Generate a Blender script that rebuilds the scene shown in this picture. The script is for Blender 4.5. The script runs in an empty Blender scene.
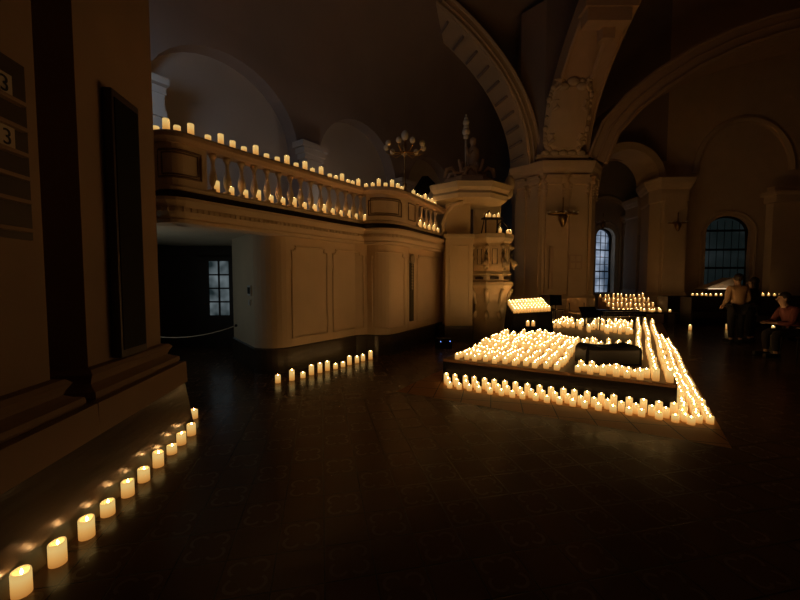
import bpy, bmesh, math, random
from mathutils import Vector, Matrix
random.seed(11)
SC = bpy.context.scene
COL = SC.collection
PI = math.pi

# ------------------------------------------------------------------ survey
F = 370.0
TH = math.atan(20.0 / F)
EYE = Vector((0, 0, 1.55))
CT, ST = math.cos(TH), math.sin(TH)
def ray(px, py):
    a, b = (px - 400) / F, (300 - py) / F
    return Vector((a, CT + b * ST, -ST + b * CT))
def G(px, py, z=0.0):                      # point of a sight line at height z
    d = ray(px, py); return EYE + d * ((z - EYE.z) / d.z)
def D(px, py, y):                          # point of a sight line at distance y
    d = ray(px, py); return EYE + d * (y / d.y)
def cross_plan(px, p, q):                  # where a vertical through px meets plan line p-q
    k = (px - 400) / F * CT
    ex, ey = q[0] - p[0], q[1] - p[1]
    t = (k * p[1] - p[0]) / (ex - k * ey)
    return Vector((p[0] + ex * t, p[1] + ey * t, 0))

# ------------------------------------------------------------------ materials
def new_mat(name):
    m = bpy.data.materials.new(name); m.use_nodes = True
    nt = m.node_tree
    return m, nt, nt.nodes['Principled BSDF']
def mat(name, col, rough=0.6, vary=0.0, scale=6.0, bump=0.0, metal=0.0, spec=0.5):
    m, nt, b = new_mat(name)
    b.inputs['Base Color'].default_value = (*col, 1)
    b.inputs['Roughness'].default_value = rough
    b.inputs['Metallic'].default_value = metal
    b.inputs['Specular IOR Level'].default_value = spec
    if vary or bump:
        tc = nt.nodes.new('ShaderNodeTexCoord')
        nz = nt.nodes.new('ShaderNodeTexNoise')
        nz.inputs['Scale'].default_value = scale
        nz.inputs['Detail'].default_value = 5
        nt.links.new(tc.outputs['Object'], nz.inputs['Vector'])
        if vary:
            mx = nt.nodes.new('ShaderNodeMix'); mx.data_type = 'RGBA'
            mx.inputs['A'].default_value = (*[c * (1 - vary) for c in col], 1)
            mx.inputs['B'].default_value = (*[min(1, c * (1 + vary)) for c in col], 1)
            nt.links.new(nz.outputs['Fac'], mx.inputs['Factor'])
            nt.links.new(mx.outputs['Result'], b.inputs['Base Color'])
        if bump:
            bp = nt.nodes.new('ShaderNodeBump')
            bp.inputs['Strength'].default_value = bump
            bp.inputs['Distance'].default_value = 0.02
            nt.links.new(nz.outputs['Fac'], bp.inputs['Height'])
            nt.links.new(bp.outputs['Normal'], b.inputs['Normal'])
    return m
def glow(name, col, strength):
    m, nt, b = new_mat(name)
    b.inputs['Base Color'].default_value = (*col, 1)
    b.inputs['Emission Color'].default_value = (*col, 1)
    b.inputs['Emission Strength'].default_value = strength
    return m

M = {}
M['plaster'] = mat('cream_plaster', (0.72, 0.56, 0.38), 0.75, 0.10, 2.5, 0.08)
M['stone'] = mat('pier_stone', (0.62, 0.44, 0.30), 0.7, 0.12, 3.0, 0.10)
M['pulpit'] = mat('pulpit_paint', (0.66, 0.53, 0.33), 0.5, 0.08, 4.0, 0.05)
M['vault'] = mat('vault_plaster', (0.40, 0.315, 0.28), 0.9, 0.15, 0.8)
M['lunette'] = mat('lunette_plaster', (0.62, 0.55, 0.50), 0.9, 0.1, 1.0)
M['skirting'] = mat('polished_skirting', (0.075, 0.06, 0.045), 0.25, 0.3, 3.5, 0.45)
_nt = M['skirting'].node_tree
_mp = _nt.nodes.new('ShaderNodeMapping'); _mp.inputs['Scale'].default_value = (0.5, 0.5, 3.2)
_nz = next(n for n in _nt.nodes if n.type == 'TEX_NOISE'); _tc = next(n for n in _nt.nodes if n.type == 'TEX_COORD')
_nt.links.new(_tc.outputs['Object'], _mp.inputs['Vector']); _nt.links.new(_mp.outputs[0], _nz.inputs['Vector'])
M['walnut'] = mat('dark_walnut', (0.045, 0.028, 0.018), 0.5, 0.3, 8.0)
M['moulding'] = mat('brown_moulding', (0.20, 0.125, 0.07), 0.6, 0.1, 5.0)
M['black'] = mat('black_cloth', (0.0022, 0.002, 0.0022), 0.55, spec=0.10)
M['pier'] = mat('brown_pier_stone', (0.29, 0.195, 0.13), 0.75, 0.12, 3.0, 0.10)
M['gloss'] = mat('black_gloss', (0.006, 0.006, 0.007), 0.25, 0.0)
M['deck'] = mat('stage_deck', (0.16, 0.085, 0.04), 0.45, 0.2, 5.0)
M['brass'] = mat('aged_brass', (0.45, 0.29, 0.12), 0.32, 0.2, 9.0, metal=1.0)
M['globe'] = mat('opal_globe', (0.78, 0.70, 0.58), 0.25)
M['iron'] = mat('dark_iron', (0.02, 0.02, 0.02), 0.5, metal=0.6)
M['ply'] = mat('beech_ply', (0.62, 0.42, 0.24), 0.4, 0.12, 7.0)
M['white'] = mat('white_enamel', (0.75, 0.75, 0.72), 0.4)
M['cardcol'] = mat('pale_card', (0.52, 0.44, 0.36), 0.7)
M['ink'] = mat('black_ink', (0.01, 0.01, 0.01), 0.6)
M['textile'] = mat('green_brown_textile', (0.09, 0.075, 0.045), 0.9, 0.3, 12)
M['medal'] = mat('grey_gilt', (0.33, 0.27, 0.18), 0.5, 0.25, 30)
M['skin'] = mat('skin', (0.52, 0.33, 0.23), 0.5)
M['hair'] = mat('dark_hair', (0.025, 0.017, 0.012), 0.5, 0.3, 40)
M['tan'] = mat('tan_knit', (0.50, 0.33, 0.19), 0.85, 0.1, 30)
M['dress'] = mat('black_wool', (0.012, 0.011, 0.013), 0.85)
M['maroon'] = mat('maroon_cloth', (0.17, 0.05, 0.045), 0.8)
M['paperlit'] = mat('cream_linen', (0.80, 0.66, 0.48), 0.7)
M['strip'] = glow('warm_light_strip', (1.0, 0.72, 0.45), 1.3)
M['blue_led'] = glow('blue_led', (0.15, 0.3, 1.0), 6.0)
M['flame'] = glow('flame_glow', (1.0, 0.52, 0.185), 72.0)

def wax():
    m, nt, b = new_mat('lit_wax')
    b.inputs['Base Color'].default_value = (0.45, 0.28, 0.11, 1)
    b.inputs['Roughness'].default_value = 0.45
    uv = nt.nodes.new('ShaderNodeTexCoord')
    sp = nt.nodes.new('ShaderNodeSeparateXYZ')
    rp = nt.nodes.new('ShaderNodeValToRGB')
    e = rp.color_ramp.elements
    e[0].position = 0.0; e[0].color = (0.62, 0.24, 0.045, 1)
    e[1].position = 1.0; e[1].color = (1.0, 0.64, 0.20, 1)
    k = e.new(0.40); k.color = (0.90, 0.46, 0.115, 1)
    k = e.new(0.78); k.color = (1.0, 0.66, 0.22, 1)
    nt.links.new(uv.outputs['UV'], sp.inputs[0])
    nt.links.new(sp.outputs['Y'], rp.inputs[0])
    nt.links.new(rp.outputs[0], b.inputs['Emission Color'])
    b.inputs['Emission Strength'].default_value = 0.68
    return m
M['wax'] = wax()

def floor_mat():
    m, nt, b = new_mat('patterned_floor_tiles')
    N = nt.nodes.new; L = nt.links.new
    def mth(op, a, c=None, v=None):
        n = N('ShaderNodeMath'); n.operation = op
        L(a, n.inputs[0])
        if c is not None: L(c, n.inputs[1])
        elif v is not None: n.inputs[1].default_value = v
        return n.outputs[0]
    tc = N('ShaderNodeTexCoord')
    mp = N('ShaderNodeMapping'); mp.inputs['Rotation'].default_value = (0, 0, math.radians(-12))
    L(tc.outputs['Object'], mp.inputs['Vector'])
    sx = N('ShaderNodeSeparateXYZ'); L(mp.outputs[0], sx.inputs[0])
    T = 0.265
    u = mth('DIVIDE', sx.outputs[0], v=T); v_ = mth('DIVIDE', sx.outputs[1], v=T)
    fu = mth('SUBTRACT', mth('FRACT', u), v=0.5); fv = mth('SUBTRACT', mth('FRACT', v_), v=0.5)
    au, av = mth('ABSOLUTE', fu), mth('ABSOLUTE', fv)
    edge = mth('MAXIMUM', au, av)
    grout = mth('GREATER_THAN', edge, v=0.485)
    chk = mth('MODULO', mth('ADD', mth('FLOOR', u), mth('FLOOR', v_)), v=2.0)
    chk = mth('GREATER_THAN', mth('ABSOLUTE', chk), v=0.5)
    # quatrefoil ring: circles round the four quarter points
    du, dv = mth('SUBTRACT', au, v=0.21), mth('SUBTRACT', av, v=0.21)
    rr = mth('SQRT', mth('ADD', mth('MULTIPLY', du, du), mth('MULTIPLY', dv, dv)))
    ring = mth('LESS_THAN', mth('ABSOLUTE', mth('SUBTRACT', rr, v=0.17)), v=0.032)
    out = mth('GREATER_THAN', mth('ADD', au, av), v=0.36)
    motif = mth('MULTIPLY', mth('MULTIPLY', ring, out), chk)
    nz = N('ShaderNodeTexNoise'); nz.inputs['Scale'].default_value = 1.6; nz.inputs['Detail'].default_value = 6
    L(tc.outputs['Object'], nz.inputs['Vector'])
    wear = mth('MULTIPLY', motif, nz.outputs['Fac'])
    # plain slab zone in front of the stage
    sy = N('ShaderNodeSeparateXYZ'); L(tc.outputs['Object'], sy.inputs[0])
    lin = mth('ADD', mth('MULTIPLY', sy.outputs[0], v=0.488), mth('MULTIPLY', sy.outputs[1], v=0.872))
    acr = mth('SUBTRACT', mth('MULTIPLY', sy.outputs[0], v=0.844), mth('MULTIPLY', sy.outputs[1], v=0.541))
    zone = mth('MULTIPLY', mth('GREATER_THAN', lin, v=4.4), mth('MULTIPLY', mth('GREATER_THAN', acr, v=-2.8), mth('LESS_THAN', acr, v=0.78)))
    c1 = N('ShaderNodeMix'); c1.data_type = 'RGBA'
    c1.inputs['A'].default_value = (0.105, 0.055, 0.030, 1); c1.inputs['B'].default_value = (0.150, 0.095, 0.058, 1)
    L(nz.outputs['Fac'], c1.inputs['Factor'])
    c2 = N('ShaderNodeMix'); c2.data_type = 'RGBA'; c2.inputs['B'].default_value = (0.26, 0.21, 0.16, 1)
    L(wear, c2.inputs['Factor']); L(c1.outputs['Result'], c2.inputs['A'])
    m2 = N('ShaderNodeMapping'); m2.inputs['Rotation'].default_value = (0, 0, math.radians(14)); L(tc.outputs['Object'], m2.inputs['Vector'])
    s2 = N('ShaderNodeSeparateXYZ'); L(m2.outputs[0], s2.inputs[0])
    g = [mth('ABSOLUTE', mth('SUBTRACT', mth('FRACT', mth('DIVIDE', s2.outputs[k], v=0.37)), v=0.5)) for k in (0, 1)]
    grout2 = mth('GREATER_THAN', mth('MAXIMUM', g[0], g[1]), v=0.484)
    inv = mth('SUBTRACT', zone, v=1.0); inv = mth('ABSOLUTE', inv)
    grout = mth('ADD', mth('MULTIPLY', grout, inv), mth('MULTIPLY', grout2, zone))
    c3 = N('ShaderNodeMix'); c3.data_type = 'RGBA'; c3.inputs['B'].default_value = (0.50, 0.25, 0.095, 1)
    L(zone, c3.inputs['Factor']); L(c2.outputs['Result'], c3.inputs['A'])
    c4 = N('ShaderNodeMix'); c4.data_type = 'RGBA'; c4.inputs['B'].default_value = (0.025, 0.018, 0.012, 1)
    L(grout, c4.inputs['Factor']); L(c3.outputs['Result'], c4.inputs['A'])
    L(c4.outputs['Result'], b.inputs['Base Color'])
    r = N('ShaderNodeMapRange'); r.inputs['To Min'].default_value = 0.14; r.inputs['To Max'].default_value = 0.32
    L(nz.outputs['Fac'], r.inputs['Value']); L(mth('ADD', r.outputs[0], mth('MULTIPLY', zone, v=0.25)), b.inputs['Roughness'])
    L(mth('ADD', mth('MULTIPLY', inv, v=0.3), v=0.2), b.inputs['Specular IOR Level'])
    bp = N('ShaderNodeBump'); bp.inputs['Strength'].default_value = 0.25; bp.inputs['Distance'].default_value = 0.01
    n2 = N('ShaderNodeTexNoise'); n2.inputs['Scale'].default_value = 9
    L(tc.outputs['Object'], n2.inputs['Vector'])
    h = mth('SUBTRACT', n2.outputs['Fac'], grout)
    L(h, bp.inputs['Height']); L(bp.outputs['Normal'], b.inputs['Normal'])
    return m
M['floor'] = floor_mat()

def pane_mat(name, c_lo, c_hi, strength, scale):
    m, nt, b = new_mat(name)
    tc = nt.nodes.new('ShaderNodeTexCoord'); nz = nt.nodes.new('ShaderNodeTexNoise')
    nz.inputs['Scale'].default_value = scale
    rp = nt.nodes.new('ShaderNodeValToRGB')
    rp.color_ramp.elements[0].position = 0.38; rp.color_ramp.elements[0].color = (*c_lo, 1)
    rp.color_ramp.elements[1].position = 0.66; rp.color_ramp.elements[1].color = (*c_hi, 1)
    nt.links.new(tc.outputs['Object'], nz.inputs['Vector']); nt.links.new(nz.outputs['Fac'], rp.inputs[0])
    nt.links.new(rp.outputs[0], b.inputs['Emission Color'])
    b.inputs['Base Color'].default_value = (0.02, 0.025, 0.03, 1)
    b.inputs['Roughness'].default_value = 0.15
    b.inputs['Emission Strength'].default_value = strength
    return m
M['pane_bright'] = pane_mat('dusk_lit_glass', (0.05, 0.08, 0.13), (0.40, 0.48, 0.62), 0.85, 1.1)
M['pane_dark'] = pane_mat('night_glass', (0.005, 0.008, 0.008), (0.014, 0.019, 0.020), 0.8, 0.7)
M['pane_door'] = pane_mat('door_glass', (0.012, 0.02, 0.022), (0.15, 0.185, 0.20), 0.8, 2.2)

# ------------------------------------------------------------------ mesh helpers
def link(name, bm, material, parent=None, smooth=False, mats=None):
    me = bpy.data.meshes.new(name)
    bmesh.ops.recalc_face_normals(bm, faces=bm.faces)
    bm.to_mesh(me); bm.free()
    if smooth:
        for p in me.polygons: p.use_smooth = True
    o = bpy.data.objects.new(name, me); COL.objects.link(o)
    for mm in (mats or [material]): me.materials.append(mm)
    if parent is not None: o.parent = parent
    return o
def tag(o, label=None, cat=None, group=None, kind=None):
    if label: o['label'] = label
    if cat: o['category'] = cat
    if group: o['group'] = group
    if kind: o['kind'] = kind
    return o
def struct(name, bm, material, smooth=False, label=None, cat=None, parent=None):
    o = link(name, bm, material, parent, smooth)
    if parent is None:
        o['kind'] = 'structure'
        tag(o, label, cat)
    return o
def thing(name, label, cat, loc=(0, 0, 0), rotz=0, group=None):
    o = bpy.data.objects.new(name, None); COL.objects.link(o)
    o.location = loc; o.rotation_euler = (0, 0, rotz)
    o.empty_display_size = 0.1
    return tag(o, label, cat, group)
def dup(root, loc=None, rotz=None, label=None, group=None):
    r = root.copy(); COL.objects.link(r)
    if loc is not None: r.location = loc
    if rotz is not None: r.rotation_euler = (0, 0, rotz)
    if label: r['label'] = label
    if group: r['group'] = group
    for ch in list(root.children):
        c = ch.copy(); COL.objects.link(c); c.parent = r
        for g in list(ch.children):
            d = g.copy(); COL.objects.link(d); d.parent = c
    return r

def box(bm, c, s, rz=0.0, bev=0.0, rx=0.0, ry=0.0):
    r = bmesh.ops.create_cube(bm, size=1.0)
    vs = r['verts']
    bmesh.ops.scale(bm, vec=s, verts=vs)
    if bev > 0:
        es = list({e for v in vs for e in v.link_edges})
        rb = bmesh.ops.bevel(bm, geom=es, offset=bev, segments=2, affect='EDGES', profile=0.7)
        vs = list({v for f in rb['faces'] for v in f.verts} | {v for v in vs if v.is_valid})
    mx = Matrix.Translation(c) @ Matrix.Rotation(rz, 4, 'Z') @ Matrix.Rotation(rx, 4, 'X') @ Matrix.Rotation(ry, 4, 'Y')
    bmesh.ops.transform(bm, matrix=mx, verts=vs)
def tube(bm, pts, r, seg=8, closed=False):
    pts = [Vector(p) for p in pts]; n = len(pts)
    rs = r if isinstance(r, (list, tuple)) else [r] * n
    rings = []
    up = Vector((0, 0, 1))
    for i, p in enumerate(pts):
        if closed: t = pts[(i + 1) % n] - pts[i - 1]
        else: t = pts[min(i + 1, n - 1)] - pts[max(i - 1, 0)]
        if t.length < 1e-9: t = Vector((0, 0, 1))
        t.normalize()
        a = t.cross(up)
        if a.length < 0.05: a = t.cross(Vector((1, 0, 0)))
        a.normalize(); b = t.cross(a)
        rings.append([bm.verts.new(p + (a * math.cos(2 * PI * k / seg) + b * math.sin(2 * PI * k / seg)) * rs[i]) for k in range(seg)])
    m = n if closed else n - 1
    for i in range(m):
        A, B = rings[i], rings[(i + 1) % n]
        for k in range(seg):
            bm.faces.new((A[k], A[(k + 1) % seg], B[(k + 1) % seg], B[k]))
    if not closed:
        bm.faces.new(rings[0]); bm.faces.new(rings[-1][::-1])
def lathe(bm, prof, seg=16, at=(0, 0, 0), uv=None, h=1.0, wob=None, mi=0):
    at = Vector(at); rings = []
    for (r, z) in prof:
        if r < 1e-5:
            rings.append([bm.verts.new(at + Vector((0, 0, z)))])
        else:
            ring = []
            for k in range(seg):
                a = 2 * PI * k / seg
                dz = wob(a) if (wob and z > 0.6 * h) else 0
                ring.append(bm.verts.new(at + Vector((r * math.cos(a), r * math.sin(a), z + dz))))
            rings.append(ring)
    zs = [z for _, z in prof]
    for i in range(len(rings) - 1):
        A, B = rings[i], rings[i + 1]
        for k in range(seg):
            k2 = (k + 1) % seg
            if len(A) == 1 and len(B) == 1: continue
            if len(A) == 1: f = bm.faces.new((A[0], B[k2], B[k])); zz = (zs[i], zs[i+1], zs[i+1])
            elif len(B) == 1: f = bm.faces.new((A[k], A[k2], B[0])); zz = (zs[i], zs[i], zs[i+1])
            else: f = bm.faces.new((A[k], A[k2], B[k2], B[k])); zz = (zs[i], zs[i], zs[i+1], zs[i+1])
            f.smooth = True; f.material_index = mi
            if uv is not None:
                for lp, z in zip(f.loops, zz): lp[uv].uv = (k / seg, max(0, min(1, z / h)))
    if len(rings[0]) > 1: bm.faces.new(rings[0][::-1])
    if len(rings[-1]) > 1: bm.faces.new(rings[-1])
def ball(bm, c, r, sx=1, sy=1, sz=1, u=12, v=8):
    rr = bmesh.ops.create_uvsphere(bm, u_segments=u, v_segments=v, radius=r)
    bmesh.ops.scale(bm, vec=(sx, sy, sz), verts=rr['verts'])
    bmesh.ops.translate(bm, vec=c, verts=rr['verts'])
    for vv in rr['verts']:
        for f in vv.link_faces: f.smooth = True
def plan_normals(plan, closed=False):
    n = len(plan); out = []
    for i in range(n):
        p = Vector(plan[i][:2])
        ds = []
        if i > 0 or closed: ds.append((p - Vector(plan[i - 1][:2])).normalized())
        if i < n - 1 or closed: ds.append((Vector(plan[(i + 1) % n][:2]) - p).normalized())
        ns = [Vector((d.y, -d.x)) for d in ds]
        if len(ns) == 2:
            m = ns[0] + ns[1]
            if m.length < 1e-4: m = ns[0].copy()
            m.normalize(); k = max(0.4, m.dot(ns[0])); out.append(m / k)
        else: out.append(ns[0])
    return out
def sweep(bm, plan, prof, closed=False, close_prof=True):
    nrm = plan_normals(plan, closed); rings = []
    for p, nn in zip(plan, nrm):
        rings.append([bm.verts.new((p[0] + nn.x * o, p[1] + nn.y * o, z)) for (o, z) in prof])
    n = len(plan); m = len(prof)
    for i in range(n if closed else n - 1):
        A, B = rings[i], rings[(i + 1) % n]
        for k in range(m if close_prof else m - 1):
            bm.faces.new((A[k], B[k], B[(k + 1) % m], A[(k + 1) % m]))
    if close_prof and not closed:
        bm.faces.new(rings[0]); bm.faces.new(rings[-1][::-1])
def catmull(pts, per=10):
    out = []; n = len(pts)
    for i in range(n - 1):
        p0, p1, p2, p3 = [Vector(pts[max(0, min(n - 1, j))][:2]) for j in (i - 1, i, i + 1, i + 2)]
        for k in range(per):
            t = k / per
            out.append(0.5 * ((2 * p1) + (p2 - p0) * t + (2 * p0 - 5 * p1 + 4 * p2 - p3) * t * t + (3 * p1 - p0 - 3 * p2 + p3) * t ** 3))
    out.append(Vector(pts[-1][:2]))
    return out
class Path:
    def __init__(s, pts):
        s.p = [Vector(q[:2]) for q in pts]; s.c = [0.0]
        for a, b in zip(s.p, s.p[1:]): s.c.append(s.c[-1] + (b - a).length)
        s.L = s.c[-1]
    def at(s, d, off=0.0):
        d = max(0, min(s.L, d))
        for i in range(len(s.c) - 1):
            if d <= s.c[i + 1]:
                t = (d - s.c[i]) / max(1e-9, s.c[i + 1] - s.c[i])
                e = (s.p[i + 1] - s.p[i]).normalized(); n = Vector((e.y, -e.x))
                q = s.p[i].lerp(s.p[i + 1], t) + n * off
                return Vector((q.x, q.y)), e, n
    def px(s, px):
        k = (px - 400) / F * CT
        for i in range(len(s.p) - 1):
            a, b = s.p[i].x - k * s.p[i].y, s.p[i + 1].x - k * s.p[i + 1].y
            if a <= 0 <= b: return s.c[i] + (s.c[i + 1] - s.c[i]) * (-a / max(1e-9, b - a))
        return 0.0
    def sub(s, d0, d1, step=0.08):
        n = max(1, int((d1 - d0) / step)); return [s.at(d0 + (d1 - d0) * i / n)[0] for i in range(n + 1)]
    def frame(s, bm, d0, d1, z0, z1, off, r=0.014, notch=0.0):
        loop = []
        def run(a, za, b, zb, k):
            for i in range(k):
                t = i / k; d = a + (b - a) * t; q, e, n = s.at(d, off)
                loop.append(Vector((q.x, q.y, za + (zb - za) * t)))
        k = max(2, int((d1 - d0) / 0.08)); c = notch
        run(d0, z0, d1, z0, k); run(d1, z0, d1, z1 - c, 4)
        if c: run(d1, z1 - c, d1 - c, z1 - c, 2); run(d1 - c, z1 - c, d1 - c, z1, 2)
        run(d1 - c, z1, d0 + c, z1, k)
        if c: run(d0 + c, z1, d0 + c, z1 - c, 2); run(d0 + c, z1 - c, d0, z1 - c, 2)
        run(d0, z1 - c, d0, z0, 4)
        tube(bm, loop, r, 6, True)
def arch_pts(s0, s1, zb, zs, rise, n=20):
    pts = [(s0, zb)]
    c, a = (s0 + s1) / 2, (s1 - s0) / 2
    for i in range(n + 1):
        t = PI - PI * i / n
        pts.append((c + a * math.cos(t), zs + rise * math.sin(t)))
    pts.append((s1, zb)); return pts
def holed_wall(bm, p, q, z0, z1, holes, depth):
    p, q = Vector(p[:2]), Vector(q[:2]); e = (q - p).normalized(); n = Vector((e.y, -e.x)); L = (q - p).length
    def P(s, z, d=0): w = p + e * s - n * d; return (w.x, w.y, z)
    edges = []
    def loop(pts):
        vs = [bm.verts.new(P(s, z)) for s, z in pts]
        for i in range(len(vs)): edges.append(bm.edges.new((vs[i], vs[(i + 1) % len(vs)])))
        return vs
    loop([(0, z0), (L, z0), (L, z1), (0, z1)])
    for h in holes:
        vs = loop(h); bk = [bm.verts.new(P(s, z, depth)) for s, z in h]
        for i in range(len(vs)):
            j = (i + 1) % len(vs); bm.faces.new((vs[i], vs[j], bk[j], bk[i]))
    bmesh.ops.triangle_fill(bm, use_beauty=True, edges=edges)
    return P
def poly_prism(bm, pts, P, d0, d1):
    a = [bm.verts.new(P(s, z, d0)) for s, z in pts]; b = [bm.verts.new(P(s, z, d1)) for s, z in pts]
    n = len(pts)
    bm.faces.new(a); bm.faces.new(b[::-1])
    for i in range(n): bm.faces.new((a[i], a[(i + 1) % n], b[(i + 1) % n], b[i]))
def rib(bm, base, e, a, b, t0, t1, w, thick, n=36):
    """arch rib: springs at base, runs along plan direction e; ellipse half-axes a, b; w deep behind, thick radially."""
    e = Vector((e[0], e[1])).normalized(); nn = Vector((-e.y, e.x))
    if nn.y < 0: nn = -nn
    rings = []
    for i in range(n + 1):
        t = t0 + (t1 - t0) * i / n; row = []
        for (aa, bb, d) in ((a, b, 0), (a, b, w), (a + thick, b + thick, w), (a + thick, b + thick, 0)):
            x = a - aa * math.cos(t); z = bb * math.sin(t)
            row.append(bm.verts.new((base[0] + e.x * x + nn.x * d, base[1] + e.y * x + nn.y * d, base[2] + z)))
        rings.append(row)
    for A, B in zip(rings, rings[1:]):
        for k in range(4): bm.faces.new((A[k], A[(k + 1) % 4], B[(k + 1) % 4], B[k]))
    bm.faces.new(rings[0]); bm.faces.new(rings[-1][::-1])
def rib_line(bm, base, e, a, b, t0, t1, d, off, r, n=36):
    e = Vector((e[0], e[1])).normalized(); nn = Vector((-e.y, e.x))
    if nn.y < 0: nn = -nn
    pts = []
    for i in range(n + 1):
        t = t0 + (t1 - t0) * i / n
        x = a - (a + off) * math.cos(t); z = (b + off) * math.sin(t)
        pts.append((base[0] + e.x * x + nn.x * d, base[1] + e.y * x + nn.y * d, base[2] + z))
    tube(bm, pts, r, 6)
ORD = ['', 'first', 'second', 'third', 'fourth', 'fifth', 'sixth', 'seventh', 'eighth', 'ninth', 'tenth', 'eleventh', 'twelfth', 'thirteenth', 'fourteenth', 'fifteenth', 'sixteenth', 'seventeenth', 'eighteenth', 'nineteenth', 'twentieth']
ORD += ['twenty-' + w for w in ORD[1:10]] + ['thirtieth'] + ['thirty-' + w for w in ORD[1:10]] + ['fortieth']

# ================================================================== SHELL
bm = bmesh.new()
bmesh.ops.create_grid(bm, x_segments=2, y_segments=2, size=26)
bmesh.ops.translate(bm, vec=(5, 12, 0), verts=bm.verts)
struct('floor', bm, M['floor'])
CX, CY, CR = 5.0, 10.0, 21.0
bm = bmesh.new()
rings = []
for j in range(13):
    t = PI / 2 * j / 12
    rings.append([bm.verts.new((CX + CR * math.cos(t) * math.cos(2 * PI * k / 48), CY + CR * math.cos(t) * math.sin(2 * PI * k / 48), 7.5 + 8.5 * math.sin(t))) for k in range(48)] if j < 12 else [bm.verts.new((CX, CY, 16))])
for A, B in zip(rings, rings[1:]):
    for k in range(48):
        bm.faces.new((A[k], A[(k + 1) % 48], B[(k + 1) % 48], B[k]) if len(B) > 1 else (A[k], A[(k + 1) % 48], B[0]))
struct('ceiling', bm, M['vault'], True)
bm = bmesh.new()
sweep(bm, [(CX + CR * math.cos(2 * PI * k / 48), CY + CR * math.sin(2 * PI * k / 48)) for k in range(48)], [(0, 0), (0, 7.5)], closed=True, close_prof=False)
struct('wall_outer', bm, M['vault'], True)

# ------------------------------------------------------------------ left piers
W0 = Vector((-1.97, 2.0)); WU = Vector((-0.124, 0.992)).normalized(); WN = Vector((WU.y, -WU.x))
def LW(s, off=0.0): q = W0 + WU * s + WN * off; return Vector((q.x, q.y))
SH = -0.17                                   # shaft set back from plinth face
def s_at(px, off):
    p, q = LW(0, off), LW(1, off); c = cross_plan(px, p, q); return (Vector((c.x, c.y)) - p).dot(WU)
s_a, s_b, s_c = s_at(45, SH), s_at(84, SH), s_at(158.5, SH)
RD = 0.42
near_plan = [LW(-6, SH), LW(s_a, SH), LW(s_a, SH - RD)]
far_plan = [LW(s_b, SH - RD), LW(s_b, SH), LW(s_c, SH), LW(s_c, SH - 1.6)]
mould = [(0, 8.5), (0, 0.93), (0.05, 0.92), (0.075, 0.89), (0.05, 0.85), (0.04, 0.82), (0.07, 0.80), (0.115, 0.78), (0.12, 0.745), (0.105, 0.725), (0.16, 0.72), (0.165, 0.505)]
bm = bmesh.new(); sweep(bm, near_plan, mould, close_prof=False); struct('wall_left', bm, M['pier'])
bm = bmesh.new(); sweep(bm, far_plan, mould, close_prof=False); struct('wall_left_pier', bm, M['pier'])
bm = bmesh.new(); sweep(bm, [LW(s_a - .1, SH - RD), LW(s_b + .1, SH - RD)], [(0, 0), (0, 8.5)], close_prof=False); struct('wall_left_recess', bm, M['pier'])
bm = bmesh.new()
sk = [(0.0, 0.51), (0.145, 0.51), (0.205, 0.0), (0.0, 0.0)]
sweep(bm, [LW(-6, SH), LW(s_c, SH), LW(s_c, SH - 1.6)], sk)
struct('baseboard_left', bm, M['skirting'])

# hymn board on the near pier
sA, sB = s_at(31, SH) , s_at(-60, SH)
hb = thing('hymn_board', 'dark hymn board with number cards hung on the near stone pier', 'hymn board', (*LW(sA, SH + 0.001), 1.8), math.atan2(WU.y, WU.x))
w = (sB - sA)   # negative, runs towards the camera
bm = bmesh.new(); box(bm, (w / 2, -0.012, 0.47), (abs(w), 0.02, 0.98)); link('backboard', bm, M['walnut'], hb)
for i, z in enumerate((0.73, 0.59, 0.45, 0.32, 0.19, 0.03)):
    bm = bmesh.new(); box(bm, (w / 2 - .02, -0.035, z), (abs(w) - .04, 0.05, 0.022), bev=0.004); link('ledge', bm, M['pier'], hb)
for z in (0.74, 0.46):
    bm = bmesh.new(); box(bm, (w / 2 - 0.05, -0.031, z + 0.06), (abs(w) - 0.10, 0.008, 0.115)); c = link('number_card', bm, M['cardcol'], hb)
    cu = bpy.data.curves.new('numeral', 'FONT'); cu.body = '\u2013 3'; cu.size = 0.12; cu.align_x = 'RIGHT'; cu.extrude = 0.001
    cu.materials.append(M['ink'])
    tmp = bpy.data.objects.new('tmp', cu); me = bpy.data.meshes.new_from_object(tmp); bpy.data.objects.remove(tmp)
    t = bpy.data.objects.new('numeral', me); COL.objects.link(t); t.parent = c
    t.location = (-0.118, -0.037, z + 0.018); t.rotation_euler = (PI / 2, 0, 0)

# tall dark column speaker on the far pier
s0, s1 = s_at(118, SH + .07), s_at(144, SH + .07)
cs = thing('column_speaker', 'tall dark column speaker upright on the plinth ledge of the stone pier', 'speaker', (*LW((s0 + s1) / 2, SH + 0.042), 0.94), math.atan2(WU.y, WU.x))
bm = bmesh.new(); box(bm, (0, 0, 1.03), (s1 - s0, 0.07, 2.06), bev=0.012); link('cabinet', bm, M['walnut'], cs)
bm = bmesh.new(); box(bm, (0, -0.037, 1.03), (s1 - s0 - .05, 0.008, 1.94)); link('grille', bm, M['black'], cs)

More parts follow.
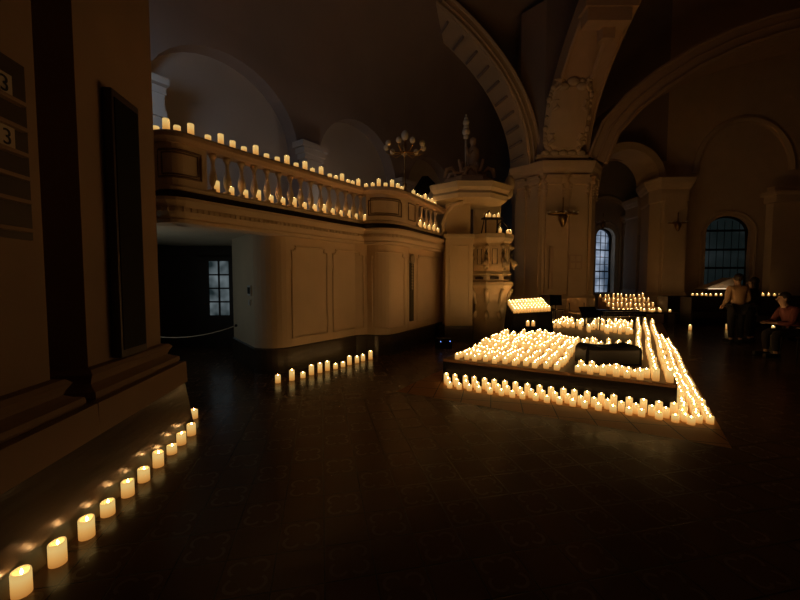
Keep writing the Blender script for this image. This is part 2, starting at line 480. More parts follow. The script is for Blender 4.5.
# ------------------------------------------------------------------ balcony plan
RZ = 3.39
rail_px = [(150, 130.5), (158, 129.8), (170, 129), (181, 130.5), (190, 133), (210, 139.5), (250, 152), (298, 166.5), (325, 175), (364, 187)]
rail_px2 = [(366, 187.4), (379, 186.2), (395, 187), (407, 190.5), (420, 196.5), (440, 205.5), (445.5, 208.5)]
c1 = [G(x, y, RZ) for x, y in rail_px]; c1 = [Vector((-5.2, c1[0].y - .2, 0)), Vector((-4.3, c1[0].y - .1, 0))] + c1
c2 = [G(x, y, RZ) for x, y in rail_px2]
plan = catmull(c1, 8) + catmull(c2, 8)
BP = Path([p - Vector((0.06, -0.055)) for p in plan])     # parapet face, rail nose is a little ahead
LEFT_S, END_S = 0.0, BP.L
# cornice and floor slab
bm = bmesh.new()
cor = [(-0.3, 2.27), (0.02, 2.27), (0.035, 2.31), (0.02, 2.33), (0.05, 2.36), (0.075, 2.40), (0.075, 2.46), (0.10, 2.49), (0.14, 2.53), (0.14, 2.57), (-0.3, 2.57)]
full = BP.sub(0, BP.L, 0.07)
_t = (full[-1] - full[-3]).normalized()
longer = full + [full[-1] + _t * .25, full[-1] + _t * .5]
sweep(bm, longer, cor)
d = 0.05
while d < BP.L - .05:
    q, e, n = BP.at(d, 0.082); box(bm, (q.x, q.y, 2.43), (0.045, 0.025, 0.05), math.atan2(e.y, e.x)); d += 0.075
struct('trim_1', bm, M['plaster'])
bm = bmesh.new(); sweep(bm, longer, [(-0.35, 2.575), (0.0, 2.575), (0.01, 2.60), (-0.02, 2.68), (-0.35, 2.68)]); struct('trim_2', bm, M['walnut'])  # dark walnut colour stands in for the shade on the recessed fascia
bm = bmesh.new()
back = Vector((-0.78, 0.62)) * 4.2
fr = BP.sub(0, BP.L, 0.2); n = len(fr)
for z in (2.34, 2.66):
    A = [bm.verts.new((p.x - .05, p.y + .05, z)) for p in fr]; B = [bm.verts.new((p.x + back.x, p.y + back.y, z)) for p in fr]
    for i in range(n - 1): bm.faces.new((A[i], A[i + 1], B[i + 1], B[i]))
struct('ceiling_gallery', bm, M['plaster'])

# balustrade
sA1, sA2 = BP.px(215), BP.px(365); sB1, sB2 = BP.px(407), BP.px(416)
bal = thing('balustrade', 'cream stone balustrade with vase balusters along the gallery front', 'balustrade')
bm = bmesh.new(); sweep(bm, full, [(-0.16, 3.26), (0.03, 3.26), (0.05, 3.285), (0.09, 3.31), (0.09, 3.36), (0.06, 3.39), (-0.16, 3.39)]); link('handrail', bm, M['stone'], bal)
bm = bmesh.new(); sweep(bm, full, [(-0.17, 2.682), (0.015, 2.682), (0.02, 2.72), (0.0, 2.745), (-0.17, 2.745)]); link('base_rail', bm, M['plaster'], bal)
pan = [(-0.13, 2.747), (0.0, 2.747), (0.0, 3.258), (-0.13, 3.258)]
for (a, b) in ((0.3, sA1 - .07), (sA2 + .03, sB2)):
    bm = bmesh.new(); sweep(bm, BP.sub(a, b, .06), pan); pp = link('solid_panel', bm, M['plaster'], bal)
    if a < 1:
        bm = bmesh.new(); BP.frame(bm, BP.px(163), BP.px(204), 2.84, 3.17, 0.008, 0.015); BP.frame(bm, BP.px(166), BP.px(201), 2.875, 3.135, 0.006, 0.01)
    else:
        bm = bmesh.new(); BP.frame(bm, BP.px(369), BP.px(401), 2.84, 3.17, 0.008, 0.015, 0.04); BP.frame(bm, BP.px(371), BP.px(398.5), 2.875, 3.135, 0.006, 0.01); BP.frame(bm, BP.px(408), BP.px(414.5), 2.83, 3.18, 0.01, 0.012)
    link('panel_moulding', bm, M['moulding'], pp)
bp_prof = [(0.055, 0), (0.055, 0.035), (0.03, 0.045), (0.026, 0.07), (0.042, 0.10), (0.056, 0.16), (0.052, 0.22), (0.034, 0.29), (0.023, 0.35), (0.03, 0.365), (0.023, 0.38), (0.03, 0.42), (0.036, 0.455), (0.05, 0.465), (0.05, 0.511)]
bm = bmesh.new(); lathe(bm, bp_prof, 12); b0 = link('baluster', bm, M['plaster'], bal, True)
spots = []
pxs = [218.5, 232.5, 246.5, 259, 271.5, 283, 294.5, 304.5, 314.5, 324, 332.5, 341, 349, 356.5, 363]
pxs2 = [419.5, 424, 428.5, 433, 437.5]
first = True
for q in pxs + pxs2:
    s = BP.px(q); p, e, n_ = BP.at(s, -0.07)
    o = b0 if first else b0.copy()
    if not first: COL.objects.link(o); o.parent = bal
    first = False; o.location = (p.x, p.y, 2.746)

# gallery wall with rounded end and a return into the passage
wstart = BP.px(296)
wp = [BP.at(wstart + i * 0.1, -0.14)[0] for i in range(int((BP.L - wstart) / 0.1))]
_t = (wp[-1] - wp[-3]).normalized(); wp += [wp[-1] + _t * .2 * k for k in range(1, 5)]
e0 = (wp[1] - wp[0]).normalized(); n0 = Vector((e0.y, -e0.x))
R0 = 0.42
cen = wp[0] - n0 * R0
arc = [cen + n0 * (R0 * math.cos(t)) - e0 * (R0 * math.sin(t)) for t in [PI / 2 * k / 8 for k in range(8, 0, -1)]]
ret_dir = -n0
r_far = arc[0] + Vector((-0.60, 0.80)) * 1.45
r_end = Vector((-3.72, 8.6))
wallplan = [r_end, r_far] + arc + wp
bm = bmesh.new(); sweep(bm, wallplan, [(0, 0.3), (0, 2.36), (-0.1, 2.36), (-0.1, 0.3)]); struct('wall_gallery', bm, M['plaster'])
bm = bmesh.new(); sweep(bm, wallplan, [(0.03, 0.0), (0.03, 0.40), (0.0, 0.42), (-0.1, 0.42), (-0.1, 0.0)]); struct('baseboard_gallery', bm, M['skirting'])
WP = Path(wp)
bm = bmesh.new()
for a, b in ((292, 327), (333, 363.5), (372, 404), (417, 443)):
    WP.frame(bm, WP.px(a), min(WP.px(b), WP.L - .4) if WP.px(b) > 0 else WP.L - .05, 0.56, 2.12, 0.004, 0.02, 0.07)
struct('trim_3', bm, M['plaster'])
sv = WP.px(408)
bm = bmesh.new(); q, e, n_ = WP.at(sv, 0.0); tube(bm, [(q.x, q.y, .43), (q.x, q.y, 2.26)], 0.018, 8); struct('trim_4', bm, M['plaster'])

# textile strip with medallion
sm = WP.px(411); q, e, n_ = WP.at(sm, 0.012)
tx = thing('wall_hanging', 'narrow dark wall hanging with a round medallion on the cream gallery wall', 'wall hanging', (q.x, q.y, 0.62), math.atan2(e.y, e.x))
bm = bmesh.new(); box(bm, (0, -.004, .66), (0.17, 0.03, 1.32)); link('textile_strip', bm, M['textile'], tx)
bm = bmesh.new()
for i in range(9): box(bm, (0, -.013, .74 + i * .065), (0.055, 0.03, 0.05), ry=PI / 4)
link('embroidery', bm, M['medal'], tx)
bm = bmesh.new(); lathe(bm, [(0.0, 0.02), (0.08, 0.022), (0.115, 0.012), (0.115, 0)], 20)
bmesh.ops.rotate(bm, cent=(0, 0, 0), matrix=Matrix.Rotation(PI / 2, 3, 'X'), verts=bm.verts); bmesh.ops.translate(bm, vec=(0, -.02, 1.40), verts=bm.verts)
link('medallion', bm, M['medal'], tx)

# passage under the gallery
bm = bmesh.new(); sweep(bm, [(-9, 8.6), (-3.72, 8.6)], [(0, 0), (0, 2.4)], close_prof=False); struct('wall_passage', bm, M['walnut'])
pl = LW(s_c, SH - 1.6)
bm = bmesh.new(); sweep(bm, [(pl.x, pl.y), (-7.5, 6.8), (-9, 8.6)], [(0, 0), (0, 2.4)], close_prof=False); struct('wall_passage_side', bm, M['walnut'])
dc = D(219.5, 289, 8.5)
dr = thing('door_1', None, None, (dc.x, dc.y, 0)); dr['kind'] = 'structure'
bm = bmesh.new()
for x in (-0.40, 0.40): box(bm, (x, 0, 1.04), (0.34, 0.05, 2.08))
box(bm, (0, 0, 2.03), (0.46, 0.05, 0.10)); box(bm, (0, 0, 0.37), (0.46, 0.05, 0.74)); link('door_leaf', bm, M['walnut'], dr)
bm = bmesh.new(); box(bm, (0, .01, 1.36), (0.46, 0.012, 1.24)); link('door_pane', bm, M['pane_door'], dr)
bm = bmesh.new(); box(bm, (0, -.012, 1.36), (0.035, 0.03, 1.24))
for k in (1, 2, 3): box(bm, (0, -.012, .74 + k * .31), (0.46, 0.03, 0.035))
link('glazing_bar', bm, M['walnut'], dr)
bm = bmesh.new(); tube(bm, [(-.31, -.03, 1.0), (-.31, -.07, 1.0), (-.2, -.07, 1.0)], 0.012, 8); link('door_handle', bm, M['brass'], dr)
# handrail / rope across the passage
rp = thing('barrier_rope', 'thin pale barrier rope slung across the dark passage', 'rope')
a, b = D(150, 336, 6.3), D(236, 325.5, 6.6)
bm = bmesh.new(); tube(bm, [a.lerp(b, t / 10) + Vector((0, 0, -0.10 * (1 - (2 * t / 10 - 1) ** 2))) for t in range(11)], 0.009, 8); link('rope', bm, M['paperlit'], rp)
bm = bmesh.new(); tube(bm, [(a.x, a.y, 0), (a.x, a.y, a.z + .1)], 0.02, 10); lathe(bm, [(0.14, 0), (0.14, 0.02), (0.02, 0.04)], 16, (a.x, a.y, 0)); link('post', bm, M['iron'], rp)
bm = bmesh.new(); ball(bm, b, 0.025); link('wall_hook', bm, M['iron'], rp)
# switch plates on the return wall
for (px, py, hh, dark, lab, nm) in ((250, 290.5, .17, True, 'square wall panel with a black screen on the passage corner', 'wall_control'), (250, 302.5, .09, False, 'small white light switch below the black wall screen', 'light_switch')):
    c = cross_plan(px, r_far, arc[0]); dd = (arc[0] - r_far).normalized(); nn = Vector((dd.y, -dd.x))
    z = D(px, py, c.y).z
    t = thing(nm, lab, 'switch', (c.x + nn.x * .012, c.y + nn.y * .012, z), math.atan2(dd.y, dd.x))
    bm = bmesh.new(); box(bm, (0, 0, 0), (hh * 1.15, 0.024, hh), bev=.004); link('plate', bm, M['white'], t)
    bm = bmesh.new(); box(bm, (0, -.014, 0), (hh * .8, 0.006, hh * .66) if dark else (hh * .5, .008, hh * .5)); link('screen' if dark else 'rocker', bm, M['ink'] if dark else M['white'], t)

# ------------------------------------------------------------------ gallery outer wall with lunettes
AZ = 6.35
ap = [G(205, 42, AZ), G(345, 117, AZ), G(425, 155, AZ)]
gu = Vector((ap[2].x - ap[0].x, ap[2].y - ap[0].y)).normalized()
g0 = Vector(ap[0][:2]) - gu * 9; g1 = Vector(ap[2][:2]) + gu * 9.8
holes = []
sp = (Vector(ap[2][:2]) - Vector(ap[0][:2])).length / 2
ctr = [9 - sp, 9.0, 9 + sp, 9 + 2 * sp]
for c in ctr: holes.append(arch_pts(c - 1.2, c + 2.3, 2.75, 4.75, 1.6))
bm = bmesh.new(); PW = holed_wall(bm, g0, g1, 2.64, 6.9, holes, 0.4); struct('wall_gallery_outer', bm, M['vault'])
bm = bmesh.new()
for h in holes: poly_prism(bm, h, PW, 0.4, 0.5)
struct('wall_lunette', bm, M['lunette'])
# vault rising from that wall towards the nave
bm = bmesh.new(); gn = Vector((gu.y, -gu.x)); rows = []
for k in range(15):
    t = PI / 2 * k / 14
    off = 6.0 * (1 - math.cos(t)); z = 6.9 + 5.0 * math.sin(t)
    rows.append([bm.verts.new((*(g0 + gn * off), z)), bm.verts.new((*(g1 + gn * off), z))])
for A, B in zip(rows, rows[1:]): bm.faces.new((A[0], A[1], B[1], B[0]))
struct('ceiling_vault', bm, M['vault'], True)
for i, c in enumerate((9 - sp / 2 + .5, 9 + sp / 2 + .5, 9 + 1.5 * sp + .5)):
    bm = bmesh.new(); q = g0 + gu * c; f = q + gn * 0.14
    rz = math.atan2(gu.y, gu.x)
    w = 0.62 if i < 3 else 0.3
    box(bm, (f.x, f.y, 3.6), (w * .8, 0.3, 2.0), rz)
    for (dz, k) in ((4.55, .85), (4.68, 1.0), (4.8, 1.15), (4.95, 1.35)): box(bm, (f.x, f.y, dz), (w * k, 0.3 * k, 0.14), rz)
    struct('trim_%d' % (5 + i), bm, M['lunette'])

bq = cross_plan(152, g0, g1); bq = Vector(bq[:2]) + gn * .25; bz = D(160, 78, bq.y).z
bm = bmesh.new()
box(bm, (bq.x, bq.y, bz / 2 + 1.2), (.28, .3, bz - 2.8), rz)
for dz, k in ((-.62, 1.15), (-.42, 1.0), (-.22, 1.15), (-.06, 1.4)): box(bm, (bq.x, bq.y, bz + dz), (.30 * k, .32 * k, .12 if k > 1 else .3), rz)
struct('trim_8', bm, M['lunette'])
# ------------------------------------------------------------------ main pier
MZ = 5.6
def pier(name_i, plan, top, shade, caps=True, faces=()):
    bm = bmesh.new()
    prof = [(0, 0), (0.12, 0), (0.12, 0.9), (0.05, 1.0), (0, 1.05), (0, top - .95), (0.04, top - .9), (0.04, top - .42), (0.10, top - .38), (0.14, top - .28), (0.20, top - .2), (0.24, top - .05), (0.24, top), (-0.3, top)]
    sweep(bm, plan, prof[1:], close_prof=False)
    return bm
mp = [D(511, 280, 15.5), D(514, 280, 13.8), D(541, 280, 13.0), D(586, 280, 13.0), D(592, 280, 13.6), D(591, 280, 15.5)]
mp = [(p.x, p.y) for p in mp]
bm = pier('main', mp, MZ, None)
def pilaster(bm, p, q, a, b, z1, ionic=True):
    p, q = Vector(p), Vector(q); e = (q - p).normalized(); n = Vector((e.y, -e.x)); L = (q - p).length
    c = p + e * (L * (a + b) / 2) + n * 0.03; w = L * (b - a); rz = math.atan2(e.y, e.x)
    box(bm, (c.x, c.y, (z1 + 1.0) / 2), (w, 0.10, z1 - 1.0), rz)
    if ionic:
        c2 = c + n * .06
        box(bm, (c2.x, c2.y, z1 + .10), (w * 1.12, 0.22, .10), rz, bev=.02)
        box(bm, (c2.x, c2.y, z1 - .06), (w * 1.0, 0.16, .22), rz, bev=.02)
        for sgn in (-1, 1):
            v = c + e * (w * .5 * sgn) + n * .1
            tube(bm, [(v.x - n.x * .1, v.y - n.y * .1, z1 - .03), (v.x + n.x * .06, v.y + n.y * .06, z1 - .03)], 0.10, 12)
            for k in range(5): ball(bm, (v.x, v.y, z1 - .2 - k * .1), 0.055 - k * .006, u=8, v=6)
pilaster(bm, mp[1], mp[2], .12, .42, 5.0); pilaster(bm, mp[1], mp[2], .58, .9, 5.0)
pilaster(bm, mp[2], mp[3], .06, .42, 5.0); pilaster(bm, mp[2], mp[3], .58, .94, 5.0)
pilaster(bm, mp[3], mp[4], .2, .8, 5.0)
struct('pillar_main', bm, M['plaster'])
bm = bmesh.new(); sweep(bm, mp, [(-.12, MZ - .02), (-.12, MZ + 5.5)], close_prof=False); struct('wall_pendentive', bm, M['vault'])

# arches from the pier
bm = bmesh.new()
A0 = D(528, 158, 13.2); A0.z = MZ
ea = (-0.95, -0.30)
rib(bm, A0, ea, 9.3, 5.9, 0, 1.25, 1.05, 0.55)
for off, r in ((0.06, .05), (0.25, .035), (0.5, .06)): rib_line(bm, A0, ea, 9.3, 5.9, 0, 1.25, -0.02, off, r)
struct('trim_10', bm, M['plaster'])
bm = bmesh.new()          # coffer bars across the soffit
e = Vector(ea).normalized(); nn = Vector((-e.y, e.x)); nn = nn if nn.y > 0 else -nn
for k in range(13):
    t = 0.06 + k * 0.085
    x = 9.3 - 9.26 * math.cos(t); z = 5.86 * math.sin(t)
    p = Vector((A0.x + e.x * x, A0.y + e.y * x, A0.z + z))
    tube(bm, [p + Vector((nn.x * .18, nn.y * .18, 0)), p + Vector((nn.x * .9, nn.y * .9, 0))], 0.05, 6)
struct('trim_11', bm, M['vault'])
bm = bmesh.new()
def rib_long(bm, base, e, a, b, t0, t1, halfw, thick, n=30):
    e = Vector(e).normalized(); s = Vector((-e.y, e.x)); rings = []
    for i in range(n + 1):
        t = t0 + (t1 - t0) * i / n; row = []
        for (aa, bb, d) in ((a, b, -halfw), (a, b, halfw), (a + thick, b + thick, halfw), (a + thick, b + thick, -halfw)):
            x = a - aa * math.cos(t)
            row.append(bm.verts.new((base[0] + e.x * x + s.x * d, base[1] + e.y * x + s.y * d, base[2] + bb * math.sin(t))))
        rings.append(row)
    for A, B in zip(rings, rings[1:]):
        for k in range(4): bm.faces.new((A[k], A[(k + 1) % 4], B[(k + 1) % 4], B[k]))
    bm.faces.new(rings[0]); bm.faces.new(rings[-1][::-1])
B0 = D(567, 158, 13.15)
eb = (0.06, -1.0)
rib_long(bm, (B0.x, B0.y, MZ), eb, 11, 6.0, 0, 1.2, 0.73, 0.6)
for sgn in (-1, 1):
    s = Vector((-eb[1], eb[0])).normalized() * .71 * sgn
    rib_line(bm, (B0.x + s.x, B0.y + s.y, MZ), eb, 11, 6.0, 0, 1.2, 0, -0.03, .06)
struct('trim_12', bm, M['stone'])
# cartouche at the foot of that arch
ct = bmesh.new()
cc = D(567, 118, 12.62)
def shield(t):
    y = math.sin(t); x = math.cos(t)
    return (0.74 * (abs(x) ** .45) * (1 if x >= 0 else -1), 1.12 * (abs(y) ** .6) * (1 if y > 0 else -1))
outer = [Vector((shield(2 * PI * k / 40)[0], 0, shield(2 * PI * k / 40)[1])) for k in range(40)]
tl = Matrix.Rotation(0.30, 4, 'X')
pv = [tl @ (p * 1.0) + cc for p in outer]; pm = [tl @ (p * .8 + Vector((0, -.14, 0))) + cc for p in outer]; pc = tl @ Vector((0, -.24, 0)) + cc
v0 = [ct.verts.new(p) for p in pv]; v1 = [ct.verts.new(p) for p in pm]; vc = ct.verts.new(pc)
for k in range(40):
    j = (k + 1) % 40
    ct.faces.new((v0[k], v0[j], v1[j], v1[k])); ct.faces.new((v1[k], v1[j], vc))
for k in range(40): ball(ct, pv[k] * .94 + cc * .06 + Vector((0, -.06, 0)), 0.06 + .035 * (k % 3 == 0), u=8, v=6)
for x in (-.55, .55):
    for z in (-.8, .2, .8): tube(ct, [tl @ Vector((x, -.12, z)) + cc, tl @ Vector((x * .75, -.18, z + .12)) + cc, tl @ Vector((x * .8, -.18, z + .28)) + cc, tl @ Vector((x * 1.1, -.1, z + .3)) + cc], [.05, .07, .06, .03], 6)
for x in (-.3, 0, .3): ball(ct, tl @ Vector((x, -.1, 1.05 - abs(x) * .5)) + cc, 0.17, 1.2, .7, .8, u=10, v=8)
for x in (-.6, -.3, 0, .3, .6): ball(ct, tl @ Vector((x, -.1, -1.08)) + cc, 0.12, 1.3, .7, .8, u=10, v=8)
box(ct, tl @ Vector((0, .02, -1.22)) + cc, (1.75, .25, .1))
struct('trim_13', ct, M['plaster'])
bm = bmesh.new()
k1, k2 = D(608, 9, 10.7), D(606, 19, 10.7)
box(bm, k1, (1.45, .5, .16)); box(bm, k2, (1.2, .42, .34)); box(bm, D(606, 32, 10.9), (.35, .3, .5)); tube(bm, [D(606, 38, 10.9), D(592, 78, 11.7)], .07, 6)
struct('trim_14', bm, M['stone'])
# broad nave arch to the right
bm = bmesh.new()
inner = [(594, 172), (606, 143), (625, 122), (650, 102), (680, 83), (715, 66), (750, 54), (800, 41), (860, 30)]
pts = [D(x, y, 13.9) for x, y in inner]
rings = []
for i, p in enumerate(pts):
    t = (pts[min(i + 1, len(pts) - 1)] - pts[max(i - 1, 0)]); t.normalize(); up = Vector((-t.z, 0, t.x)); up = up if up.z > 0 else -up
    rings.append([bm.verts.new(q) for q in (p + Vector((0, -.9, 0)), p + Vector((0, .9, 0)), p + up * .75 + Vector((0, .9, 0)), p + up * .75 + Vector((0, -.9, 0)))])
for A, B in zip(rings, rings[1:]):
    for k in range(4): bm.faces.new((A[k], A[(k + 1) % 4], B[(k + 1) % 4], B[k]))
for k, r in ((.1, .06), (.4, .04), (.72, .07)):
    q = []
    for i, p in enumerate(pts):
        t = (pts[min(i + 1, len(pts) - 1)] - pts[max(i - 1, 0)]); t.normalize(); up = Vector((-t.z, 0, t.x)); up = up if up.z > 0 else -up
        q.append(p + up * k + Vector((0, -.92, 0)))
    tube(bm, q, r, 6)
struct('trim_15', bm, M['stone'])

# ------------------------------------------------------------------ far hall on the right
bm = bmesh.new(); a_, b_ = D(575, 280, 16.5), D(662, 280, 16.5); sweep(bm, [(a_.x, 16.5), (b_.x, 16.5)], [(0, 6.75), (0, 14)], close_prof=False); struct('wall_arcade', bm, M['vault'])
rp0, rp1 = D(652, 280, 15.0), D(692, 280, 15.0)
bm = pier('right', [(rp0.x + .5, 16.6), (rp0.x + .12, 15.5), (rp0.x + .25, 15.0), (rp1.x - .3, 15.0), (rp1.x, 15.4), (rp1.x, 16.6)], 5.6, None)
pilaster(bm, (rp0.x + .25, 15.0), (rp1.x - .3, 15.0), .1, .9, 5.0, False)
struct('pillar_right', bm, M['plaster'])
for i, (x0, x1, y) in enumerate(((636, 654, 18.5), (627, 637, 21.0))):
    a, b = D(x0, 280, y), D(x1, 280, y)
    bm = pier('far', [(a.x, y + 1), (a.x, y), (b.x, y), (b.x, y + 1)], 5.6 if i == 0 else 5.2, None)
    struct('pillar_far' if i == 0 else 'pillar_farther', bm, M['plaster'])
# wall with the broad window
wq0, wq1 = (rp1.x - 1.0, 16.6), (24.5, 15.2)
e = (Vector(wq1) - Vector(wq0)).normalized()
def s_on(px): c = cross_plan(px, wq0, wq1); return (Vector(c[:2]) - Vector(wq0)).dot(e), c.y
sl, yl = s_on(704); sr, yr = s_on(748.5)
zb, zt = 1.25, D(725, 216, yl).z
rise = 0.75
hole = arch_pts(sl, sr, zb, zt - rise, rise)
bm = bmesh.new(); PR = holed_wall(bm, wq0, wq1, 0, 15.0, [hole], 0.28); struct('wall_right', bm, M['plaster'])
bm = bmesh.new(); big = arch_pts(sl - .18, sr + .18, zb, zt - rise, rise + .18)
pts = [PR(s, z, -0.02) for s, z in big]; tube(bm, pts, 0.06, 6)
arc2 = arch_pts(s_on(690)[0], s_on(785)[0], 5.9, 6.2, 2.2)[1:-1]; tube(bm, [PR(s, z, -0.05) for s, z in arc2], 0.14, 6)
struct('trim_16', bm, M['plaster'])
wn = thing('window_1', None, None); wn['kind'] = 'structure'
bm = bmesh.new(); poly_prism(bm, hole, PR, 0.25, 0.28); link('window_pane', bm, M['pane_dark'], wn)
bm = bmesh.new(); tube(bm, [PR(s, z, .21) for s, z in hole], 0.07, 6, True)
for k in (0.27, 0.53, 0.80): z = zb + (zt - zb) * k; tube(bm, [PR(sl, z, .21), PR(sr, z, .21)], 0.05, 6)
for k in (1, 2, 3, 4, 5): s = sl + (sr - sl) * k / 6; tube(bm, [PR(s, zb, .22), PR(s, zt - rise * .25, .22)], 0.012, 6)
link('window_frame', bm, M['iron'], wn)
# wall behind the pier with the narrow bright window
vq0, vq1 = (6.8, 19.0), (17.0, 23.4)
e2 = (Vector(vq1) - Vector(vq0)).normalized()
def s_on2(px): c = cross_plan(px, vq0, vq1); return (Vector(c[:2]) - Vector(vq0)).dot(e2), c.y
sl, yl = s_on2(595); sr, yr = s_on2(614)
zb2, zt2 = D(605, 293, yl).z, D(602, 227, yl).z
hole2 = arch_pts(sl, sr, zb2, zt2 - .55, .55)
bm = bmesh.new(); PV = holed_wall(bm, vq0, vq1, 0, 12.5, [hole2], 0.4); struct('wall_back', bm, M['plaster'])
bm = bmesh.new(); tube(bm, [PV(s, z, -.03) for s, z in arch_pts(sl - .3, sr + .35, zb2, zt2 - .55, .85)], 0.07, 6)
tube(bm, [PV(s, z, -.05) for s, z in arch_pts(s_on2(580)[0], s_on2(628)[0], 4.4, 4.9, 1.3)[1:-1]], 0.14, 6)
struct('trim_17', bm, M['plaster'])
wn = thing('window_2', None, None); wn['kind'] = 'structure'
bm = bmesh.new(); poly_prism(bm, hole2, PV, 0.37, 0.40); link('window_pane', bm, M['pane_bright'], wn)
bm = bmesh.new(); tube(bm, [PV(s, z, .32) for s, z in hole2], 0.10, 6, True)
H2 = zt2 - zb2
for k in range(1, 9): tube(bm, [PV(sl, zb2 + H2 * k / 9, .33), PV(sr, zb2 + H2 * k / 9, .33)], 0.045 if k in (3, 6) else 0.02, 6)
for k in (1, 2, 3): s = sl + (sr - sl) * k / 4; tube(bm, [PV(s, zb2, .33), PV(s, zt2 - .15, .33)], 0.02, 6)
link('window_frame', bm, M['iron'], wn)
# small arch between the piers, cornice stub on the right wall
bm = bmesh.new(); sa = D(600, 172, 15.2); rib(bm, (sa.x, sa.y, 5.7), (1, 0.1), 1.3, 1.15, 0, PI, 1.3, 0.3, 28); struct('trim_18', bm, M['plaster'])
bm = bmesh.new(); c = D(792, 199, 14.6); box(bm, c, (1.7, .5, .3)); box(bm, c + Vector((0, 0, .2)), (1.9, .6, .14)); box(bm, (c.x, c.y + .2, 2.6), (1.3, .3, 5.2)); struct('trim_19', bm, M['plaster'])

# ------------------------------------------------------------------ pulpit
PCX, PCY = 2.36, 9.75
pu = thing('pulpit', 'carved cream pulpit with overhanging canopy beside the great pier', 'pulpit', (PCX, PCY, 0))
def ngon(r, n=8, rot=PI / 8, sx=1, sy=1): return [(r * sx * math.cos(rot + 2 * PI * k / n), r * sy * math.sin(rot + 2 * PI * k / n)) for k in range(n)]
def ngon_stack(bm, prof, n=8, rot=PI / 8, c=(0, 0), sx=1, sy=1):
    rings = [[bm.verts.new((c[0] + x, c[1] + y, z)) for x, y in ngon(r, n, rot, sx, sy)] for r, z in prof]
    for A, B in zip(rings, rings[1:]):
        for k in range(n): bm.faces.new((A[k], A[(k + 1) % n], B[(k + 1) % n], B[k]))
    bm.faces.new(rings[0][::-1]); bm.faces.new(rings[-1])
bm = bmesh.new()
ngon_stack(bm, [(.46, .0), (.50, .5), (.44, .6), (.44, .95), (.48, 1.2), (.55, 1.36), (.60, 1.42), (.58, 1.50), (.50, 1.54), (.50, 1.66), (.56, 1.70), (.52, 1.76), (.50, 1.78), (.50, 2.48), (.55, 2.52), (.60, 2.60), (.60, 2.70), (.53, 2.72)])
link('drum', bm, M['pulpit'], pu)
for k in (3, 4, 5, 6, 7, 0):               # raised field on each face
    a = 2 * PI * k / 8; ca, sa_ = math.cos(a), math.sin(a); r = .50 * math.cos(PI / 8)
    bm = bmesh.new(); box(bm, (ca * r, sa_ * r, 2.14), (.07, .19, .52), a, bev=.012); fp = link('face_panel', bm, M['pulpit'], pu)
    r += .036
    lp = [Vector((ca * r - sa_ * y, sa_ * r + ca * y, z)) for y, z in ((-.06, 1.95), (.06, 1.95), (.06, 2.33), (-.06, 2.33))]
    bm = bmesh.new(); tube(bm, lp, .012, 5, True); link('panel_inlay', bm, M['walnut'], fp)
    bm = bmesh.new(); box(bm, (ca * .5, sa_ * .5, 1.60), (.06, .2, .07), a); link('slot', bm, M['walnut'], pu)
for k in (5, 6, 7, 4):                    # scroll brackets at the corners of the drum and below it
    a = PI / 8 + 2 * PI * k / 8 + PI / 8 * 0
    bm = bmesh.new(); ca, sa_ = math.cos(a), math.sin(a)
    f = lambda r, z: Vector((ca * r, sa_ * r, z))
    tube(bm, [f(.5, 2.42), f(.56, 2.36), f(.54, 2.2), f(.52, 2.08), f(.60, 1.98), f(.65, 1.92), f(.61, 1.86), f(.55, 1.90)], [.05, .06, .045, .045, .07, .075, .06, .03], 8)
    link('scroll_bracket', bm, M['pulpit'], pu, True); bm = bmesh.new()
    tube(bm, [f(.55, 1.32), f(.50, 1.2), f(.42, .98), f(.40, .75), f(.47, .62), f(.48, .55)], [.05, .06, .055, .05, .07, .05], 8)
    link('scroll_bracket', bm, M['pulpit'], pu, True)
bm = bmesh.new()                          # panelled stair casing to the left
pcs = [D(446, 280, 9.15), D(472, 280, 9.35)]
x0, x1 = pcs[0].x - PCX, pcs[1].x - PCX; y0 = 9.25 - PCY
box(bm, ((x0 + x1) / 2, y0 + .3, 1.3), (x1 - x0, .6, 2.6), 0.0)
box(bm, ((x0 + x1) / 2, y0 + .3, 2.64), (x1 - x0 + .08, .68, .1), 0.0, bev=.02)
for zz0, zz1 in ((.6, 2.4),):
    m = .1; tube(bm, [(x0 + m, y0, zz0), (x1 - m, y0, zz0), (x1 - m, y0, zz1), (x0 + m, y0, zz1)], .018, 6, True)
link('stair_casing', bm, M['pulpit'], pu)
bm = bmesh.new(); box(bm, ((x0 + x1) / 2, y0 + .28, .2), (x1 - x0 + .04, .68, .40)); link('casing_plinth', bm, M['skirting'], pu)
bm = bmesh.new()                          # back panel and post carrying the canopy
box(bm, ((x0 + x1) / 2 + .02, y0 + .45, 3.12), (x1 - x0 - .06, .2, .95)); link('back_panel', bm, M['pulpit'], pu); bm = bmesh.new(); box(bm, (.05, .62, 3.15), (.75, .12, 1.0))
link('back_panel', bm, M['pulpit'], pu)
bm = bmesh.new()
tube(bm, [(x0 - .02, y0 + .1, 2.7), (x0 - .06, y0 + .08, 2.95), (x0 + .02, y0 + .05, 3.2), (x0 + .18, y0, 3.4), (x0 + .42, y0 - .05, 3.46)], [.07, .05, .05, .06, .07], 8)
link('canopy_bracket', bm, M['pulpit'], pu, True)
ccx = D(468, 280, 9.5).x - PCX
bm = bmesh.new()
ngon_stack(bm, [(.80, 3.50), (.98, 3.50), (1.02, 3.60), (.98, 3.66), (1.06, 3.74), (1.10, 3.86), (1.02, 3.90), (.8, 3.92)], c=(ccx, -.15), sx=1.0, sy=.85)
link('canopy', bm, M['pulpit'], pu)
bm = bmesh.new(); ngon_stack(bm, [(.78, 3.92), (.74, 4.06), (.60, 4.12), (.2, 4.16)], c=(ccx, -.1), sx=.9, sy=.85)
link('canopy_tier', bm, M['stone'], pu)
